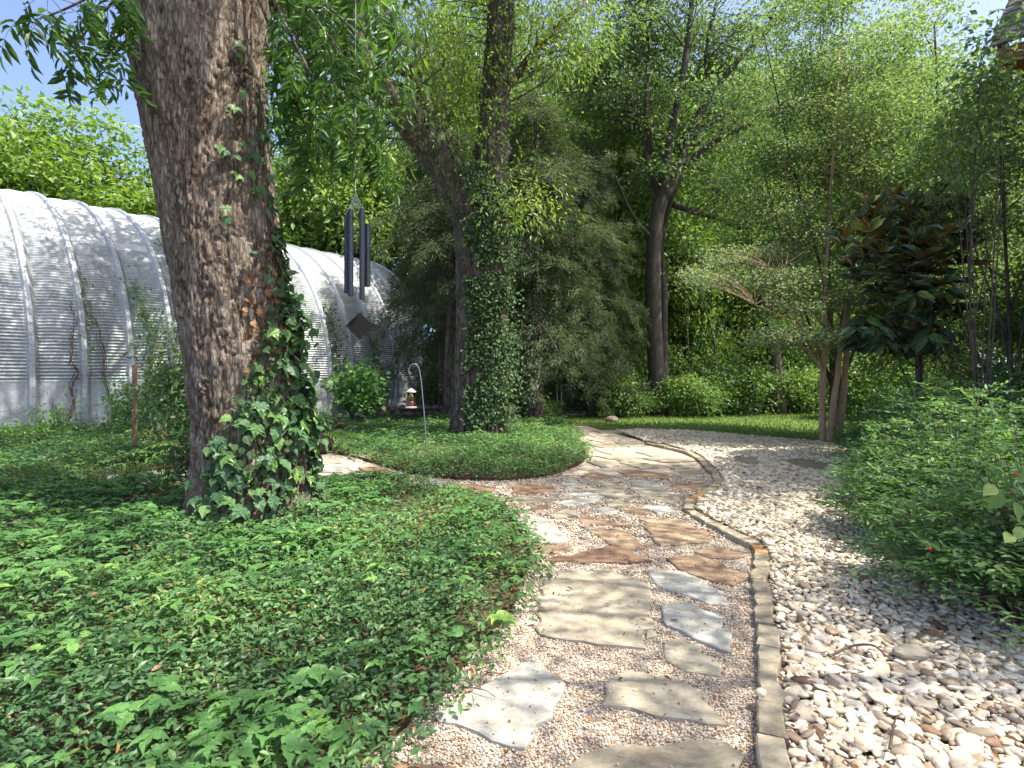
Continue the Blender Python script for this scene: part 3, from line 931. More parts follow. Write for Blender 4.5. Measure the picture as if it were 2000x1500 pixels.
# ------------------------------------------------------------------ metal hall (half-round)
R_Q, ZC, PITCH = 6.0, 1.37, 1.1
L_ARC = PI * R_Q
RIP = 0.088
nrip = int(L_ARC / RIP)
PROF = [(0.00, 0.20), (0.10, 0.20), (0.235, 0.015), (0.255, 0.0), (0.55, 0.075), (0.57, 0.075), (0.60, 0.070), (1.08, 0.165), (1.10, 0.20)]
PROF = [(0.00, 0.19), (0.11, 0.19), (0.235, 0.015), (0.25, 0.0), (0.54, 0.085), (0.56, 0.088), (1.04, 0.10), (1.06, 0.105), (1.10, 0.19)]
ps = np.array([p[0] for p in PROF]); ph = np.array([p[1] for p in PROF])
flat = np.array([1, 1, 0.5, 0.5, 1, 1, 1, 1, 1.0]); rmask = np.array([0, 0, 1, 1, 1, 1, 1, 0.4, 0.0])
def arch_shape():
    m_ = nrip * 4 + 1
    th = np.linspace(0, PI, m_)
    rip = np.cos(np.arange(m_) * PI / 2) * 0.017
    for a_ in (0.75, 1.3):   # plate laps without crimps
        for sgn in (a_, PI - a_):
            rip = np.where(np.abs(th - sgn) < 0.024, 0, rip)
    V = []
    for j in range(len(ps)):
        r = R_Q + ph[j] + rip * rmask[j]
        u = R_Q - r * np.cos(th)
        V.append(np.stack([np.full(m_, ps[j]), u, ZC + r * np.sin(th)], 1))
    V = np.stack(V, 1)
    i, j = np.meshgrid(np.arange(m_ - 1), np.arange(len(ps) - 1), indexing='ij')
    k = len(ps)
    Fq = np.stack([i * k + j, i * k + j + 1, (i + 1) * k + j + 1, (i + 1) * k + j], -1).reshape(-1, 4)
    W = V.reshape(-1, 3)
    XY = W[:, :1] * QA[None] + W[:, 1:2] * QN[None]
    return np.column_stack([XY, W[:, 2]]), Fq
hall = thing('metal_hall', 'half-round corrugated galvanised steel hall behind the big leaning tree', 'building', (*Q0, 0))
b = MB(); b.add(*arch_shape()); arch_me = make_mesh('arch_panel', b, M['galv'])
# plain skirt plates at the foot, lapped one over the other
skirts = []
for side in (0, 1):
    for z0, z1, e in ((0.0, 0.66, 0.0), (0.64, ZC + 0.02, 0.006)):
        b = MB()
        V = []
        for zz in (z0, z1):
            for j in range(len(ps)):
                u = -(ph[j] + e) if side == 0 else 2 * R_Q + ph[j] + e
                V.append([ps[j] * QA[0] + u * QN[0], ps[j] * QA[1] + u * QN[1], zz])
        k = len(ps)
        j = np.arange(k - 1)
        b.add(V, np.stack([j, j + 1, j + 1 + k, j + k], 1))
        skirts.append(make_mesh('base_plate', b, M['galv']))
b = MB()
bv, bf = OCTA
pts = []
for j in range(0, 70):
    th = 0.02 + j * 0.022
    pts.append((0.055, R_Q - (R_Q + 0.195) * math.cos(th), ZC + (R_Q + 0.195) * math.sin(th)))
for zz in (0.08, 0.24, 0.40, 0.56, 0.72, 0.88, 1.04, 1.20):
    pts.append((0.055, -0.20, zz))
for s_, h_ in ((0.32, 0.015), (0.44, 0.035), (0.68, 0.07), (0.82, 0.08), (0.96, 0.09)):
    for zz in (0.60, 0.70, 1.25, 1.36):
        pts.append((s_, -(h_ + 0.012), zz))
    for th in (0.75, 1.3):
        for dd in (-0.015, 0.015):
            pts.append((s_, R_Q - (R_Q + h_ + 0.008) * math.cos(th + dd), ZC + (R_Q + h_ + 0.008) * math.sin(th + dd)))
pts = np.array(pts)
W = np.column_stack([pts[:, :1] * QA[None] + pts[:, 1:2] * QN[None], pts[:, 2]])
scatter(b, bv, bf, W, np.repeat(np.eye(3)[None], len(W), 0), np.full(len(W), 0.013), 0.5)
bolt_me = make_mesh('bolt', b, M['bolt'])
for k in range(-5, 13):
    o = link_mesh('arch_panel', arch_me, hall, Matrix.Translation((*(QA * k * PITCH), 0)))
    for sk_ in skirts:
        link_mesh('base_plate', sk_, o)
    r_ = link_mesh('bolts', bolt_me, o)
    r_['kind'] = 'stuff'
# far gable wall
b = MB()
th = np.linspace(0, PI, 40)
e = 13 * PITCH - 0.15
prof = [(0, 0)] + [(R_Q - R_Q * math.cos(t), ZC + R_Q * math.sin(t)) for t in th] + [(2 * R_Q, 0)]
for kk, off in enumerate((0.0, -0.04)):
    V = [list(Q0 + QA * (e + off) + QN * u) + [zz] for u, zz in prof]
    b.add(V, np.arange(len(V))[None] if kk == 0 else np.arange(len(V))[::-1][None])
obj('end_wall', b, M['galv'], hall)

# ------------------------------------------------------------------ tree building
def wood_branch(mb, pts, r0, r1, sides=7, n=None, wob=0.12):
    P = spline(pts, n or max(6, 4 * len(pts)))
    t = np.linspace(0, 1, len(P))
    tube(mb, P, r0 + (r1 - r0) * t ** 0.85, sides, 1.0, wob)
    return P, r0 + (r1 - r0) * t

def twigs(mb, C, skel, rad, sides=4, frac=1.0, sag=0.1):
    """a small branch from the nearest limb to every leaf clump"""
    SP = np.vstack([s for s, _ in skel])
    SR = np.concatenate([r for _, r in skel])
    for c in C:
        if rng.uniform() > frac:
            continue
        d = np.linalg.norm(SP - c, axis=1) + np.maximum(SP[:, 2] - c[2] + 0.2, 0) * 1.5
        i = int(np.argmin(d))
        a = SP[i]
        L = np.linalg.norm(c - a)
        if L < 0.15:
            continue
        m = (a + c) / 2 + np.array([*rng.normal(size=2) * 0.12 * L, sag * L])
        r = min(rad * (0.5 + 0.35 * L), SR[i] * 0.7)
        tube(mb, spline([a, m, c + rng.normal(size=3) * 0.05], 5), np.linspace(r, r * 0.25, 5), sides, 1.0, 0, False)

def clumps(mb, C, n, sig, tmpl, size, asp, tints, droop=0.35, flat=0.6, spread=None, up=0.8):
    """leaf clumps: n leaves about each centre; tints = (mean, spread between clumps, spread inside)"""
    C = np.asarray(C, float)
    k = len(C)
    nn = np.maximum(3, (n * rng.uniform(0.6, 1.4, k)).astype(int))
    idx = np.repeat(np.arange(k), nn)
    N = len(idx)
    sg = (sig * rng.uniform(0.7, 1.3, k))[idx][:, None]
    off = rng.normal(size=(N, 3)) * sg * np.array([1, 1, flat])
    P = C[idx] + off
    ax = unit(off) * 0.8 + rng.normal(size=(N, 3)) * 0.55
    ax[:, 2] -= droop
    nrm = rng.normal(size=(N, 3)) * 0.55
    nrm[:, 2] += up
    s = size * rng.uniform(0.7, 1.3, N)
    tn = np.clip((tints[0] + rng.normal(size=k) * tints[1])[idx] + rng.normal(size=N) * tints[2], 0, 1)
    scatter(mb, tmpl[0], tmpl[1], P, frames(ax, nrm), np.stack([s * asp, s, s], 1), tn)

def ell(n, c, r, shell=0.5, zmin=None):
    d = rand_dir(n)
    u = rng.uniform(size=(n, 1)) ** shell
    P = np.asarray(c) + d * u * np.asarray(r)
    if zmin is not None:
        P = P[P[:, 2] > zmin]
    return P

def generic_tree(name, label, cat, base, H, r0, crown_c, crown_r, nlimb, ncl, nleaf, sig, size, asp, leafm, barkm, tints, group=None, lean=(0, 0), shell=0.45, tmpl=LEAF2, droop=0.35, flat=0.6, limb_from=0.35, keep=None, tw=0.02):
    bx, by = base
    t = thing(name, label, cat, (bx, by, 0), group)
    wb, lb = MB(), MB()
    top = np.array([bx + lean[0], by + lean[1], H * 0.92])
    mid = np.array([bx + lean[0] * 0.35 + rng.normal() * 0.15, by + lean[1] * 0.35 + rng.normal() * 0.15, H * 0.45])
    sk = [wood_branch(wb, [(bx, by, -0.1), (bx + 0.02, by, H * 0.12), mid, top], r0, r0 * 0.2, 9, 18)]
    cc = np.array([bx, by, 0]) + np.asarray(crown_c)
    for q in range(nlimb):
        f = limb_from + (0.85 - limb_from) * (q + rng.uniform()) / nlimb
        i = int(f * 17)
        a = sk[0][0][i]
        ang = q * 2.4 + rng.uniform(-0.4, 0.4)
        e = cc + np.array([math.cos(ang) * crown_r[0], math.sin(ang) * crown_r[1], 0]) * rng.uniform(0.6, 0.95)
        e[2] = max(a[2] + 0.3, cc[2] + crown_r[2] * rng.uniform(-0.35, 0.55))
        m_ = a * 0.5 + e * 0.5 + np.array([0, 0, -0.06 * np.linalg.norm(e - a)])
        rr = r0 * (0.62 - 0.45 * f)
        sk.append(wood_branch(wb, [a, m_, e], rr, rr * 0.2, 6, 9))
    C = ell(ncl, cc, crown_r, shell)
    C = C[C[:, 2] > 0.35]
    if keep is not None:
        C = C[keep(C)]
    twigs(wb, C, sk, tw, 3, 0.6)
    clumps(lb, C, nleaf, sig, tmpl, size, asp, tints, droop, flat)
    obj('trunk', wb, barkm, t, smooth=True)
    obj('crown', lb, leafm, t)
    return t

# bark-plated trunk -------------------------------------------------
def trunk_surface(rows, D, nth, nz, cells=26, rowh=0.17, depth=0.03, flare=0.0, seed=3, z0=-0.15):
    """rows: (pixel y, centre x, width) of a trunk at depth D -> displaced mesh + lookup of centre and radius by height"""
    R = sorted([(CAMH + (HOR - y) / F * D, (xc - 1000) / F * D, w / 2 / F * D) for y, xc, w in rows])
    zs, xs, rs_ = (np.array(v) for v in zip(*R))
    z = np.linspace(max(z0, zs[0]), zs[-1], nz)
    cx = np.interp(z, zs, xs); rad = np.interp(z, zs, rs_)
    ker = np.ones(15) / 15
    sm = lambda a: np.convolve(np.pad(a, 7, 'edge'), ker, 'valid')
    cx, rad = sm(cx), sm(rad)
    th = np.arange(nth) * 2 * PI / nth
    Z, TH = np.meshgrid(z, th, indexing='ij')
    CX, RD = cx[:, None], rad[:, None]
    q = np.stack([np.cos(TH) * 2.0, np.sin(TH) * 2.0, Z * 1.3], -1).reshape(-1, 3)
    warp = (fbm(q * 1.4, 3, seed) - 0.5).reshape(Z.shape)
    warp2 = (fbm(q * 3.1 + 9, 3, seed + 5) - 0.5).reshape(Z.shape)
    U = TH / (2 * PI) * cells + warp * 6.0 + warp2 * 4.0
    Vv = Z / rowh + warp2 * 3.5 + warp * 2
    iu, iv = np.floor(U).astype(np.int64), np.floor(Vv).astype(np.int64)
    f1 = np.full(Z.shape, 9.0); f2 = np.full(Z.shape, 9.0); hid = np.zeros(Z.shape)
    for a in (-1, 0, 1):
        for b_ in (-1, 0, 1):
            ku, kv = iu + a, iv + b_
            kk = np.mod(ku, cells)
            jx = _hash(kk, kv, kk * 0 + 1, seed); jy = _hash(kk, kv, kk * 0 + 2, seed)
            d = np.hypot(U - (ku + jx), (Vv - (kv + jy)))
            h = _hash(kk, kv, kk * 0 + 3, seed)
            c = d < f1
            f2 = np.where(c, f1, np.minimum(f2, d))
            hid = np.where(c, h, hid)
            f1 = np.minimum(f1, d)
    mask = smooth01((fbm(q * 2.2 + 40, 3, seed + 21).reshape(Z.shape) - 0.33) * 3.2)
    edge = np.clip((f2 - f1) / (0.16 + 0.3 * mask), 0, 1)
    edge = 1 - (1 - edge) * (0.3 + 0.7 * mask)
    fiss = fbm(np.stack([np.cos(TH) * 7, np.sin(TH) * 7, Z * 1.1 + warp2 * 2], -1).reshape(-1, 3), 3, seed + 31).reshape(Z.shape)
    edge = edge * (0.35 + 0.65 * np.clip(np.abs(fiss - 0.5) * 11, 0, 1))
    plate = edge ** 0.6
    fine = (fbm(np.stack([np.cos(TH) * 9, np.sin(TH) * 9, Z * 7], -1).reshape(-1, 3), 4, seed + 9) - 0.5).reshape(Z.shape)
    low = (fbm(q * 0.9 + 3, 3, seed + 11) - 0.5).reshape(Z.shape)
    lobes = 0.35 * np.cos(5 * TH + 0.7) + 0.3 * np.cos(3 * TH + 2.1) + 0.2 * np.cos(8 * TH)
    r = RD * (1 + 0.10 * low + flare * lobes * np.exp(-np.maximum(Z, 0) / 0.45)) + depth * (plate - 0.7) * (0.6 + 0.8 * hid) + depth * 1.1 * fine
    X = CX + r * np.cos(TH); Y = D + r * np.sin(TH)
    V = np.stack([X, Y, Z], -1).reshape(-1, 3)
    i, j = np.meshgrid(np.arange(nz - 1), np.arange(nth), indexing='ij')
    j2 = (j + 1) % nth
    Fq = np.stack([i * nth + j, i * nth + j2, (i + 1) * nth + j2, (i + 1) * nth + j], -1).reshape(-1, 4)
    tint = np.clip(plate * 1.25 - 0.1, 0, 1).reshape(-1)
    look = lambda zz: (np.interp(zz, z, cx), np.interp(zz, z, rad))
    return V, Fq, tint, look

# ------------------------------------------------------------------ 1. the big leaning pecan
D1 = 5.95
ROWS1 = [(1100, 523, 330), (1060, 520, 290), (1030, 515, 262), (960, 500, 232), (900, 497, 218), (800, 486, 204), (700, 474, 199), (600, 458, 200), (500, 443, 205), (400, 427, 207), (300, 413, 213), (200, 399, 226), (100, 391, 246), (0, 382, 262), (-140, 372, 265), (-260, 366, 270)]
V, Fq, tt, look1 = trunk_surface(ROWS1, D1, 230, 440, 52, 0.30, 0.036, 0.10, 3)
pecan = thing('pecan_tree', 'huge leaning tree with scaly brown bark in the left foreground', 'tree', ((515 - 1000) / F * D1, D1, 0))
b = MB(); b.add(V, Fq, tt)
obj('trunk', b, M['bark_pecan'], pecan, smooth=True)
# crown overhead (mostly above the frame), with the two boughs that hang into view
topc = at(368, -240, D1)
wb, lb = MB(), MB()
sk = []
for e, r in (((-7.5, 7.5, 10.8), 0.30), ((-0.5, 8.5, 11.5), 0.32), ((1.8, 3.2, 10.5), 0.30), ((-5.5, 1.0, 10.5), 0.28), ((-3.5, 7.2, 13.5), 0.34), ((-9, 4.0, 10.0), 0.2), ((3.6, 6.0, 10.2), 0.2)):
    e = np.array(e)
    m_ = topc * 0.45 + e * 0.55 + np.array([0, 0, 0.5])
    sk.append(wood_branch(wb, [topc + np.array([0, 0, -0.45]), topc * 0.8 + e * 0.2 + np.array([0, 0, 0.25]), m_, e], r, r * 0.22, 10, 16))
C = np.vstack([ell(150, (-3.2, 5.2, 11.4), (7.2, 6.4, 3.4), 0.5)])
pxx, pyy, dd = proj(C)
C = C[(dd < 0.3) | (pyy < -150) | (pxx < -250)]
twigs(wb, C, sk, 0.03, 4, 0.8)
clumps(lb, C, 60, 0.46, LEAF2, 0.15, 0.36, (0.5, 0.12, 0.15), 0.7, 0.45)
SKEL1 = sk

# hanging compound leaves: each frond is an object of its own
def frond_mesh(name, seed, mat, L=0.34, nl=9, ll=0.142, lw=0.33, sagk=0.5):
    r = np.random.default_rng(seed)
    b = MB()
    t = np.linspace(0, 1, 8)
    rach = np.stack([r.normal() * 0.03 * t ** 2, L * t * (1 - 0.12 * t), -sagk * L * t ** 2], 1)
    tube(b, rach, np.linspace(0.0022, 0.001, 8), 3, 0.5, 0, False)
    pos, ax, nr, sc = [], [], [], []
    for k in range(nl):
        last = k == nl - 1
        u = 0.28 + 0.72 * ((k // 2) * 2 + 0.5) / nl if not last else 1.0
        i = min(7, int(u * 7.99))
        p = rach[i]
        s = 0 if last else (1 if k % 2 else -1)
        d = unit(rach[i] - rach[max(0, i - 1)] + 1e-6)
        a = unit(np.array([s * 0.95, 0, 0]) + d * (0.55 if s else 1.0) + np.array([0, 0, -0.42]) + r.normal(size=3) * 0.13)
        pos.append(p); ax.append(a)
        nr.append(np.array([0, 0.1, 1]) + r.normal(size=3) * 0.25)
        sc.append(ll * r.uniform(0.8, 1.15) * (0.75 + 0.35 * math.sin(u * 2.6)))
    sc = np.array(sc)
    scatter(b, LEAF4[0] * np.array([0.95, 1, 1.2]), LEAF4[1], np.array(pos), frames(np.array(ax), np.array(nr)), np.stack([sc * lw, sc, sc], 1), 0.5)
    return make_mesh(name, b, mat)
FRONDS = [frond_mesh('leaf', 40 + k, M['leaf_pecan_single']) for k in range(6)]

def frond_at(me, p, direc, scale, parent, roll=0.0):
    d = unit(direc)
    h = np.array([d[0], d[1], 0.0]) if np.hypot(d[0], d[1]) > 0.05 else np.array([1.0, 0, 0])
    yv = unit(h + np.array([0, 0, d[2]]))
    xv = unit(np.cross(yv, (0, 0, 1.0)))
    zv = np.cross(xv, yv)
    c, s = math.cos(roll), math.sin(roll)
    xr, zr = xv * c + zv * s, -xv * s + zv * c
    Mx = Matrix([[xr[i] * scale, yv[i] * scale, zr[i] * scale, 0] for i in range(3)] + [[0, 0, 0, 1]])
    Mx.translation = Vector(p) - wloc(parent)
    return link_mesh('leaf', me, parent, Mx)

BOUGHS = [  # (pixel path, depth start, depth end, fronds, reach)
 ([(515, -160), (560, -60), (620, 40), (670, 110), (705, 190)], 5.7, 5.2, 26),
 ([(500, -120), (545, 20), (600, 130), (650, 215), (690, 270)], 5.6, 5.3, 28),
 ([(520, -140), (590, -40), (650, 20), (690, 60), (715, 110)], 6.2, 6.0, 18),
 ([(480, -60), (530, 60), (560, 150), (590, 230), (610, 300)], 5.5, 5.6, 24),
 ([(515, -100), (590, 80), (660, 190), (715, 270), (760, 310)], 6.4, 6.6, 28),
 ([(300, -160), (230, -60), (170, -5), (110, 25), (72, 38)], 5.0, 4.7, 17),
 ([(300, -160), (260, -40), (215, 10), (170, 60), (150, 85)], 5.1, 4.9, 16),
 ([(310, -120), (270, -10), (240, 40), (225, 85), (215, 105)], 5.2, 5.1, 12),
 ([(560, -160), (640, -90), (700, -40), (745, 5), (770, 40)], 5.5, 5.4, 18),
]
for pts, da, db, nf in BOUGHS:
    n = len(pts)
    W = np.array([at(x, y, da + (db - da) * k / (n - 1)) for k, (x, y) in enumerate(pts)])
    P, _ = wood_branch(wb, W, 0.022, 0.004, 5, 18, 0.05)
    for k in range(nf):
        i = int(4 + 13 * (k + rng.uniform()) / nf)
        i = min(i, 17)
        p = P[i]
        T = unit(P[min(i + 1, 17)] - P[i - 1])
        s = 1 if k % 2 else -1
        side = np.cross(T, (0, 0, 1.0)) * s
        # side twig
        q = p + side * rng.uniform(0.0, 0.20) + rng.normal(size=3) * 0.06 + T * rng.uniform(0, 0.1) + np.array([0, 0, -0.02])
        tube(wb, spline([p, (p + q) / 2 + np.array([0, 0, 0.02]), q], 4), np.linspace(0.004, 0.002, 4), 3, 1, 0, False)
        d = T * rng.uniform(0.2, 0.9) + side * rng.uniform(0.2, 1.0) + rng.normal(size=3) * 0.35
        d[2] -= rng.uniform(0.2, 0.9)
        frond_at(FRONDS[int(rng.integers(6))], q, d, rng.uniform(0.8, 1.2), pecan, rng.normal() * 0.3)
# softer leaf mass behind those boughs
pb = []
for _ in range(120):
    x, y = rng.uniform(505, 800), rng.uniform(-120, 330)
    if y > 330 - abs(x - 640) * 0.5 or (x > 720 and y < 60):
        continue
    pb.append(at(x, y, rng.uniform(6.4, 7.6)))
pb = np.array(pb)
twigs(wb, pb, SKEL1, 0.012, 3, 0.25)
clumps(lb, pb[:100], 34, 0.24, LEAF4, 0.12, 0.36, (0.4, 0.15, 0.18), 0.9, 0.9)
obj('limbs', wb, M['bark_limb'], pecan, smooth=True)
obj('crown', lb, M['leaf_pecan'], pecan)

# vine up its trunk ---------------------------------------------------
vine = thing('creeper', 'green creeper with broad leaves climbing the huge leaning tree', 'vine', ((560 - 1000) / F * D1, D1 - 0.65, 0))
def lobed_mesh(name, mat, tri=False, seed=0):
    b = MB()
    tv, tf = LOBED
    tv = tv.copy()
    tv[:, 2] -= 0.10 * tv[:, 1] ** 2
    r = np.random.default_rng(seed)
    if tri:
        for a, s in ((0, 1.0), (0.95, 0.82), (-0.95, 0.82)):
            w = tv * np.array([0.72, 1, 1]) * s
            c, sn = math.cos(a), math.sin(a)
            w = w @ np.array([[c, -sn, 0], [sn, c, 0], [0, 0, 1.0]]).T
            w[:, 2] += r.normal() * 0.03
            b.add(w, tf)
    else:
        b.add(tv * np.array([0.95, 1, 1]), tf)
    return make_mesh(name, b, mat)
VL = [lobed_mesh('leaf', M['leaf_vine'], k % 2 == 0, k) for k in range(4)]
VD = [lobed_mesh('dry_leaf', M['leaf_dry'], False, 8)]
wb, lb = MB(), MB()
def on_trunk(px, z, out):
    """point on the camera side of the trunk at pixel column px and height z"""
    cx, r = look1(z)
    xw = (px - 1000) / F * (D1 - 0.5)
    s = np.clip((xw - cx) / r, -0.99, 0.99)
    n = np.array([s, -math.sqrt(1 - s * s), 0.0])
    return np.array([cx, D1, z]) + n * (r * 1.02 + out), n
def z_of(py):
    return CAMH + (HOR - py) / F * (D1 - 0.5)
spots = []
for py in np.arange(85, 560, 6.5):      # thin column of leaves on the right flank
    c = np.interp(py, [85, 200, 300, 420, 560], [470, 475, 470, 500, 520])
    w = np.interp(py, [85, 250, 420, 560], [40, 42, 48, 45])
    spots.append((c + rng.normal() * w * 0.6, py + rng.normal() * 6, rng.uniform(0.02, 0.10), rng.uniform(0.07, 0.12)))
for _ in range(95):                     # mass on the lower right
    py = rng.uniform(560, 880)
    c = np.interp(py, [560, 700, 880], [555, 555, 560])
    spots.append((c + rng.normal() * 30, py, rng.uniform(0.02, 0.22), rng.uniform(0.09, 0.14)))
for _ in range(125):                     # big leaves round the foot
    py = rng.uniform(760, 1045)
    lo = np.interp(py, [760, 880, 1045], [470, 415, 385])
    spots.append((rng.uniform(lo, 630), py, rng.uniform(0.03, 0.15), rng.uniform(0.085, 0.145)))
cnt = 0
for px_, py_, out_, s_ in spots:
    p, n_ = on_trunk(px_, z_of(py_), out_)
    if p[2] < 0.05:
        continue
    nrm = n_ * 0.9 + np.array([0, 0, 0.75]) + rng.normal(size=3) * 0.25
    ax = np.array([0, 0, -0.8]) + n_ * 0.55 + rng.normal(size=3) * 0.35
    if cnt < 300:
        R = frames(ax[None], nrm[None])[0]
        Mx = Matrix([[*(R[i] * s_), 0] for i in range(3)] + [[0, 0, 0, 1]])
        Mx.translation = Vector(p) - wloc(vine)
        link_mesh('leaf', VL[cnt % 4], vine, Mx)
        cnt += 1
# sprays that stand out to the right of the trunk
SPR = [((548, 520), (575, 575), (600, 640)), ((555, 600), (590, 640), (640, 660)), ((560, 680), (600, 720), (640, 760)), ((570, 760), (610, 800), (640, 830)), ((560, 330), (585, 345), (600, 350)), ((545, 150), (565, 120), (540, 95))]
extra = []
for sp in SPR:
    W = np.array([at(x, y, D1 - 0.25 + 0.1 * k) for k, (x, y) in enumerate(sp)])
    P = spline(W, 9)
    tube(wb, P, np.linspace(0.006, 0.002, 9), 4, 1, 0, False)
    for k in range(15):
        p = P[1 + int(k * 8 / 15)] + rng.normal(size=3) * np.array([0.05, 0.08, 0.06])
        extra.append(p)
for _ in range(300):
    py = rng.uniform(560, 1045)
    lo = np.interp(py, [560, 700, 880, 1045], [505, 490, 430, 400])
    p, n_ = on_trunk(rng.uniform(lo, np.interp(py, [560, 900, 1045], [590, 620, 650])), z_of(py), rng.uniform(0.02, 0.15))
    extra.append(p)
extra = np.array(extra)
n = len(extra)
scatter(lb, LOBED[0], LOBED[1], extra, frames(rng.normal(size=(n, 3)) * 0.5 + [0.25, -0.3, -0.7], rng.normal(size=(n, 3)) * 0.4 + [0.1, -0.6, 0.7]), rng.uniform(0.07, 0.12, n), rng.beta(2, 2, n))
# small ivy filling between the leaves, clinging stems, dry leaves
Q = []
for _ in range(1500):
    py = rng.uniform(420, 1045)
    lo = np.interp(py, [420, 560, 760, 900, 1045], [520, 505, 480, 430, 400])
    hi = np.interp(py, [420, 600, 900, 1045], [550, 585, 610, 640])
    Q.append(np.concatenate(on_trunk(rng.uniform(lo, hi), z_of(py), rng.uniform(0.0, 0.10))))
Q = np.array(Q)
n = len(Q)
scatter(lb, LEAF4[0], LEAF4[1], Q[:, :3], frames(Q[:, 3:] * 0.4 + rng.normal(size=(n, 3)) * 0.5 + [0, 0, -0.6], Q[:, 3:] + rng.normal(size=(n, 3)) * 0.35 + [0, 0, 0.4]), np.stack([rng.uniform(0.03, 0.045, n), rng.uniform(0.045, 0.07, n), np.full(n, 0.05)], 1), rng.beta(1.6, 2.2, n))
for k in range(16):
    x0 = rng.uniform(440, 620)
    pts = []
    for py in np.linspace(1050, rng.uniform(150, 700), 14):
        xx = np.interp(py, [100, 500, 800, 1050], [480, 530, 555, x0]) + rng.normal() * 7
        pts.append(on_trunk(xx, z_of(py), 0.012)[0])
    tube(wb, spline(pts, 40), np.linspace(0.012, 0.004, 40), 5, 1, 0.1, False)
for k in range(120):
    py = rng.uniform(480, 740)
    p, n_ = on_trunk(np.interp(py, [480, 600, 740], [515, 500, 520]) + rng.normal() * 22, z_of(py), rng.uniform(0.0, 0.05))
    R = frames((np.array([0, 0, -1.0]) + rng.normal(size=3) * 0.5)[None], (n_ + rng.normal(size=3) * 0.4)[None])[0] * rng.uniform(0.05, 0.085)
    Mx = Matrix([[*R[i], 0] for i in range(3)] + [[0, 0, 0, 1]])
    Mx.translation = Vector(p) - wloc(vine)
    link_mesh('dry_leaf', VD[0], vine, Mx)
obj('stems', wb, M['twig'], vine)
o = obj('small_leaves', lb, M['leaf_ivy'], vine, kind='stuff')

# ------------------------------------------------------------------ 2. the forked tree in the island bed
D2 = 13.3
ROWS2 = [(890, 930, 150), (865, 930, 122), (840, 933, 112), (800, 936, 108), (700, 940, 104), (600, 942, 100), (500, 944, 104), (440, 940, 108), (400, 932, 112), (370, 928, 104), (340, 925, 70)]
V, Fq, tt, look2 = trunk_surface(ROWS2, D2, 130, 260, 36, 0.20, 0.045, 0.12, 14)
forked = thing('pecan_tree', 'tall forked tree wrapped in small ivy standing in the island bed', 'tree', ((930 - 1000) / F * D2, D2, 0))
wb, lb = MB(), MB()
b = MB(); b.add(V, Fq, tt)
obj('trunk', b, M['bark_limb'], forked, smooth=True)
sk = []
px2 = lambda L, D: [at(x, y, D + dz) for x, y, dz in L]
for L, r0, r1, n in (
    ([(930, 430, 0), (893, 360, -0.1), (848, 290, -0.3), (790, 225, -0.6), (735, 165, -1.0), (660, 95, -1.6), (560, 20, -2.2), (470, -60, -2.8)], 0.52, 0.20, 30),
    ([(925, 430, 0.1), (905, 360, 0.1), (880, 310, 0.3), (850, 240, 0.8), (820, 160, 1.4)], 0.36, 0.12, 16),
    ([(945, 420, 0.1), (955, 360, 0.1), (965, 280, 0.1), (968, 180, 0.0), (975, 80, -0.2), (980, -30, -0.4), (960, -160, -0.6), (930, -300, -0.5)], 0.44, 0.26, 30),
    ([(712, 140, -1.1), (695, 80, -1.2), (690, 20, -1.3), (680, -60, -1.5)], 0.24, 0.14, 12),
    ([(968, 200, 0), (1030, 120, 0.3), (1080, 60, 0.6), (1150, 0, 1.0)], 0.14, 0.05, 12),
    ([(960, -160, -0.6), (900, -240, -1.2), (800, -320, -2)], 0.22, 0.08, 12),
    ([(970, -100, -0.6), (1050, -200, -0.6), (1150, -260, -1)], 0.20, 0.07, 12),
    ([(560, 20, -2.2), (520, -100, -1), (480, -160, 2), (400, -140, 4)], 0.18, 0.06, 12), ([(480, -60, -2.8), (420, -160, -3.5), (300, -260, -4)], 0.16, 0.06, 10)):
    sk.append(wood_branch(wb, px2(L, D2), r0, r1, 12, n, 0.22))
C = []
for c, r, k in (((870, 130), (90, 70), 16), ((1060, 60), (110, 80), 34), ((900, 220), (70, 60), 15), ((760, 60), (60, 70), 6), ((1010, 380), (55, 50), 10), ((860, 60), (80, 50), 16), ((700, 150), (90, 110), 26), ((640, 270), (80, 70), 14), ((770, 300), (50, 50), 8)):
    for _ in range(k):
        a, q = rng.uniform(0, 2 * PI), rng.uniform() ** 0.5
        C.append(at(c[0] + math.cos(a) * q * r[0], c[1] + math.sin(a) * q * r[1], D2 + (1.8 + abs(rng.normal()) if c[0] < 850 else rng.normal())))
Cv = np.array(C)
Co = ell(170, (-2.0, 11.5, 14.2), (7.5, 6.0, 3.4), 0.5)
pxx, pyy, dd = proj(Co)
Co = Co[(pyy < -140)]
Ch = ell(190, (-6.3, 17.0, 14.2), (5.0, 3.8, 2.8), 0.5)
pxx, pyy, dd = proj(Ch)
Ch = Ch[(pyy < -25) | ((pxx > 285) & (pxx < 500)) | ((pxx > 540) & (pxx < 740))]
Cl = ell(80, (-6.5, 12.5, 12.0), (4.5, 3.0, 2.0), 0.5)
pxx, pyy, dd = proj(Cl)
Cl = Cl[pyy < -40]
Co = np.vstack([Co, Ch, Cl])
twigs(wb, np.vstack([Cv, Co]), sk, 0.025, 4, 0.8)
clumps(lb, Cv, 90, 0.42, LEAF2, 0.13, 0.36, (0.72, 0.14, 0.15), 0.8, 0.75)
clumps(lb, Co, 80, 0.62, LEAF2, 0.18, 0.38, (0.55, 0.12, 0.15), 0.7, 0.7)
obj('limbs', wb, M['bark_limb'], forked, smooth=True)
obj('crown', lb, M['leaf_sun'], forked)

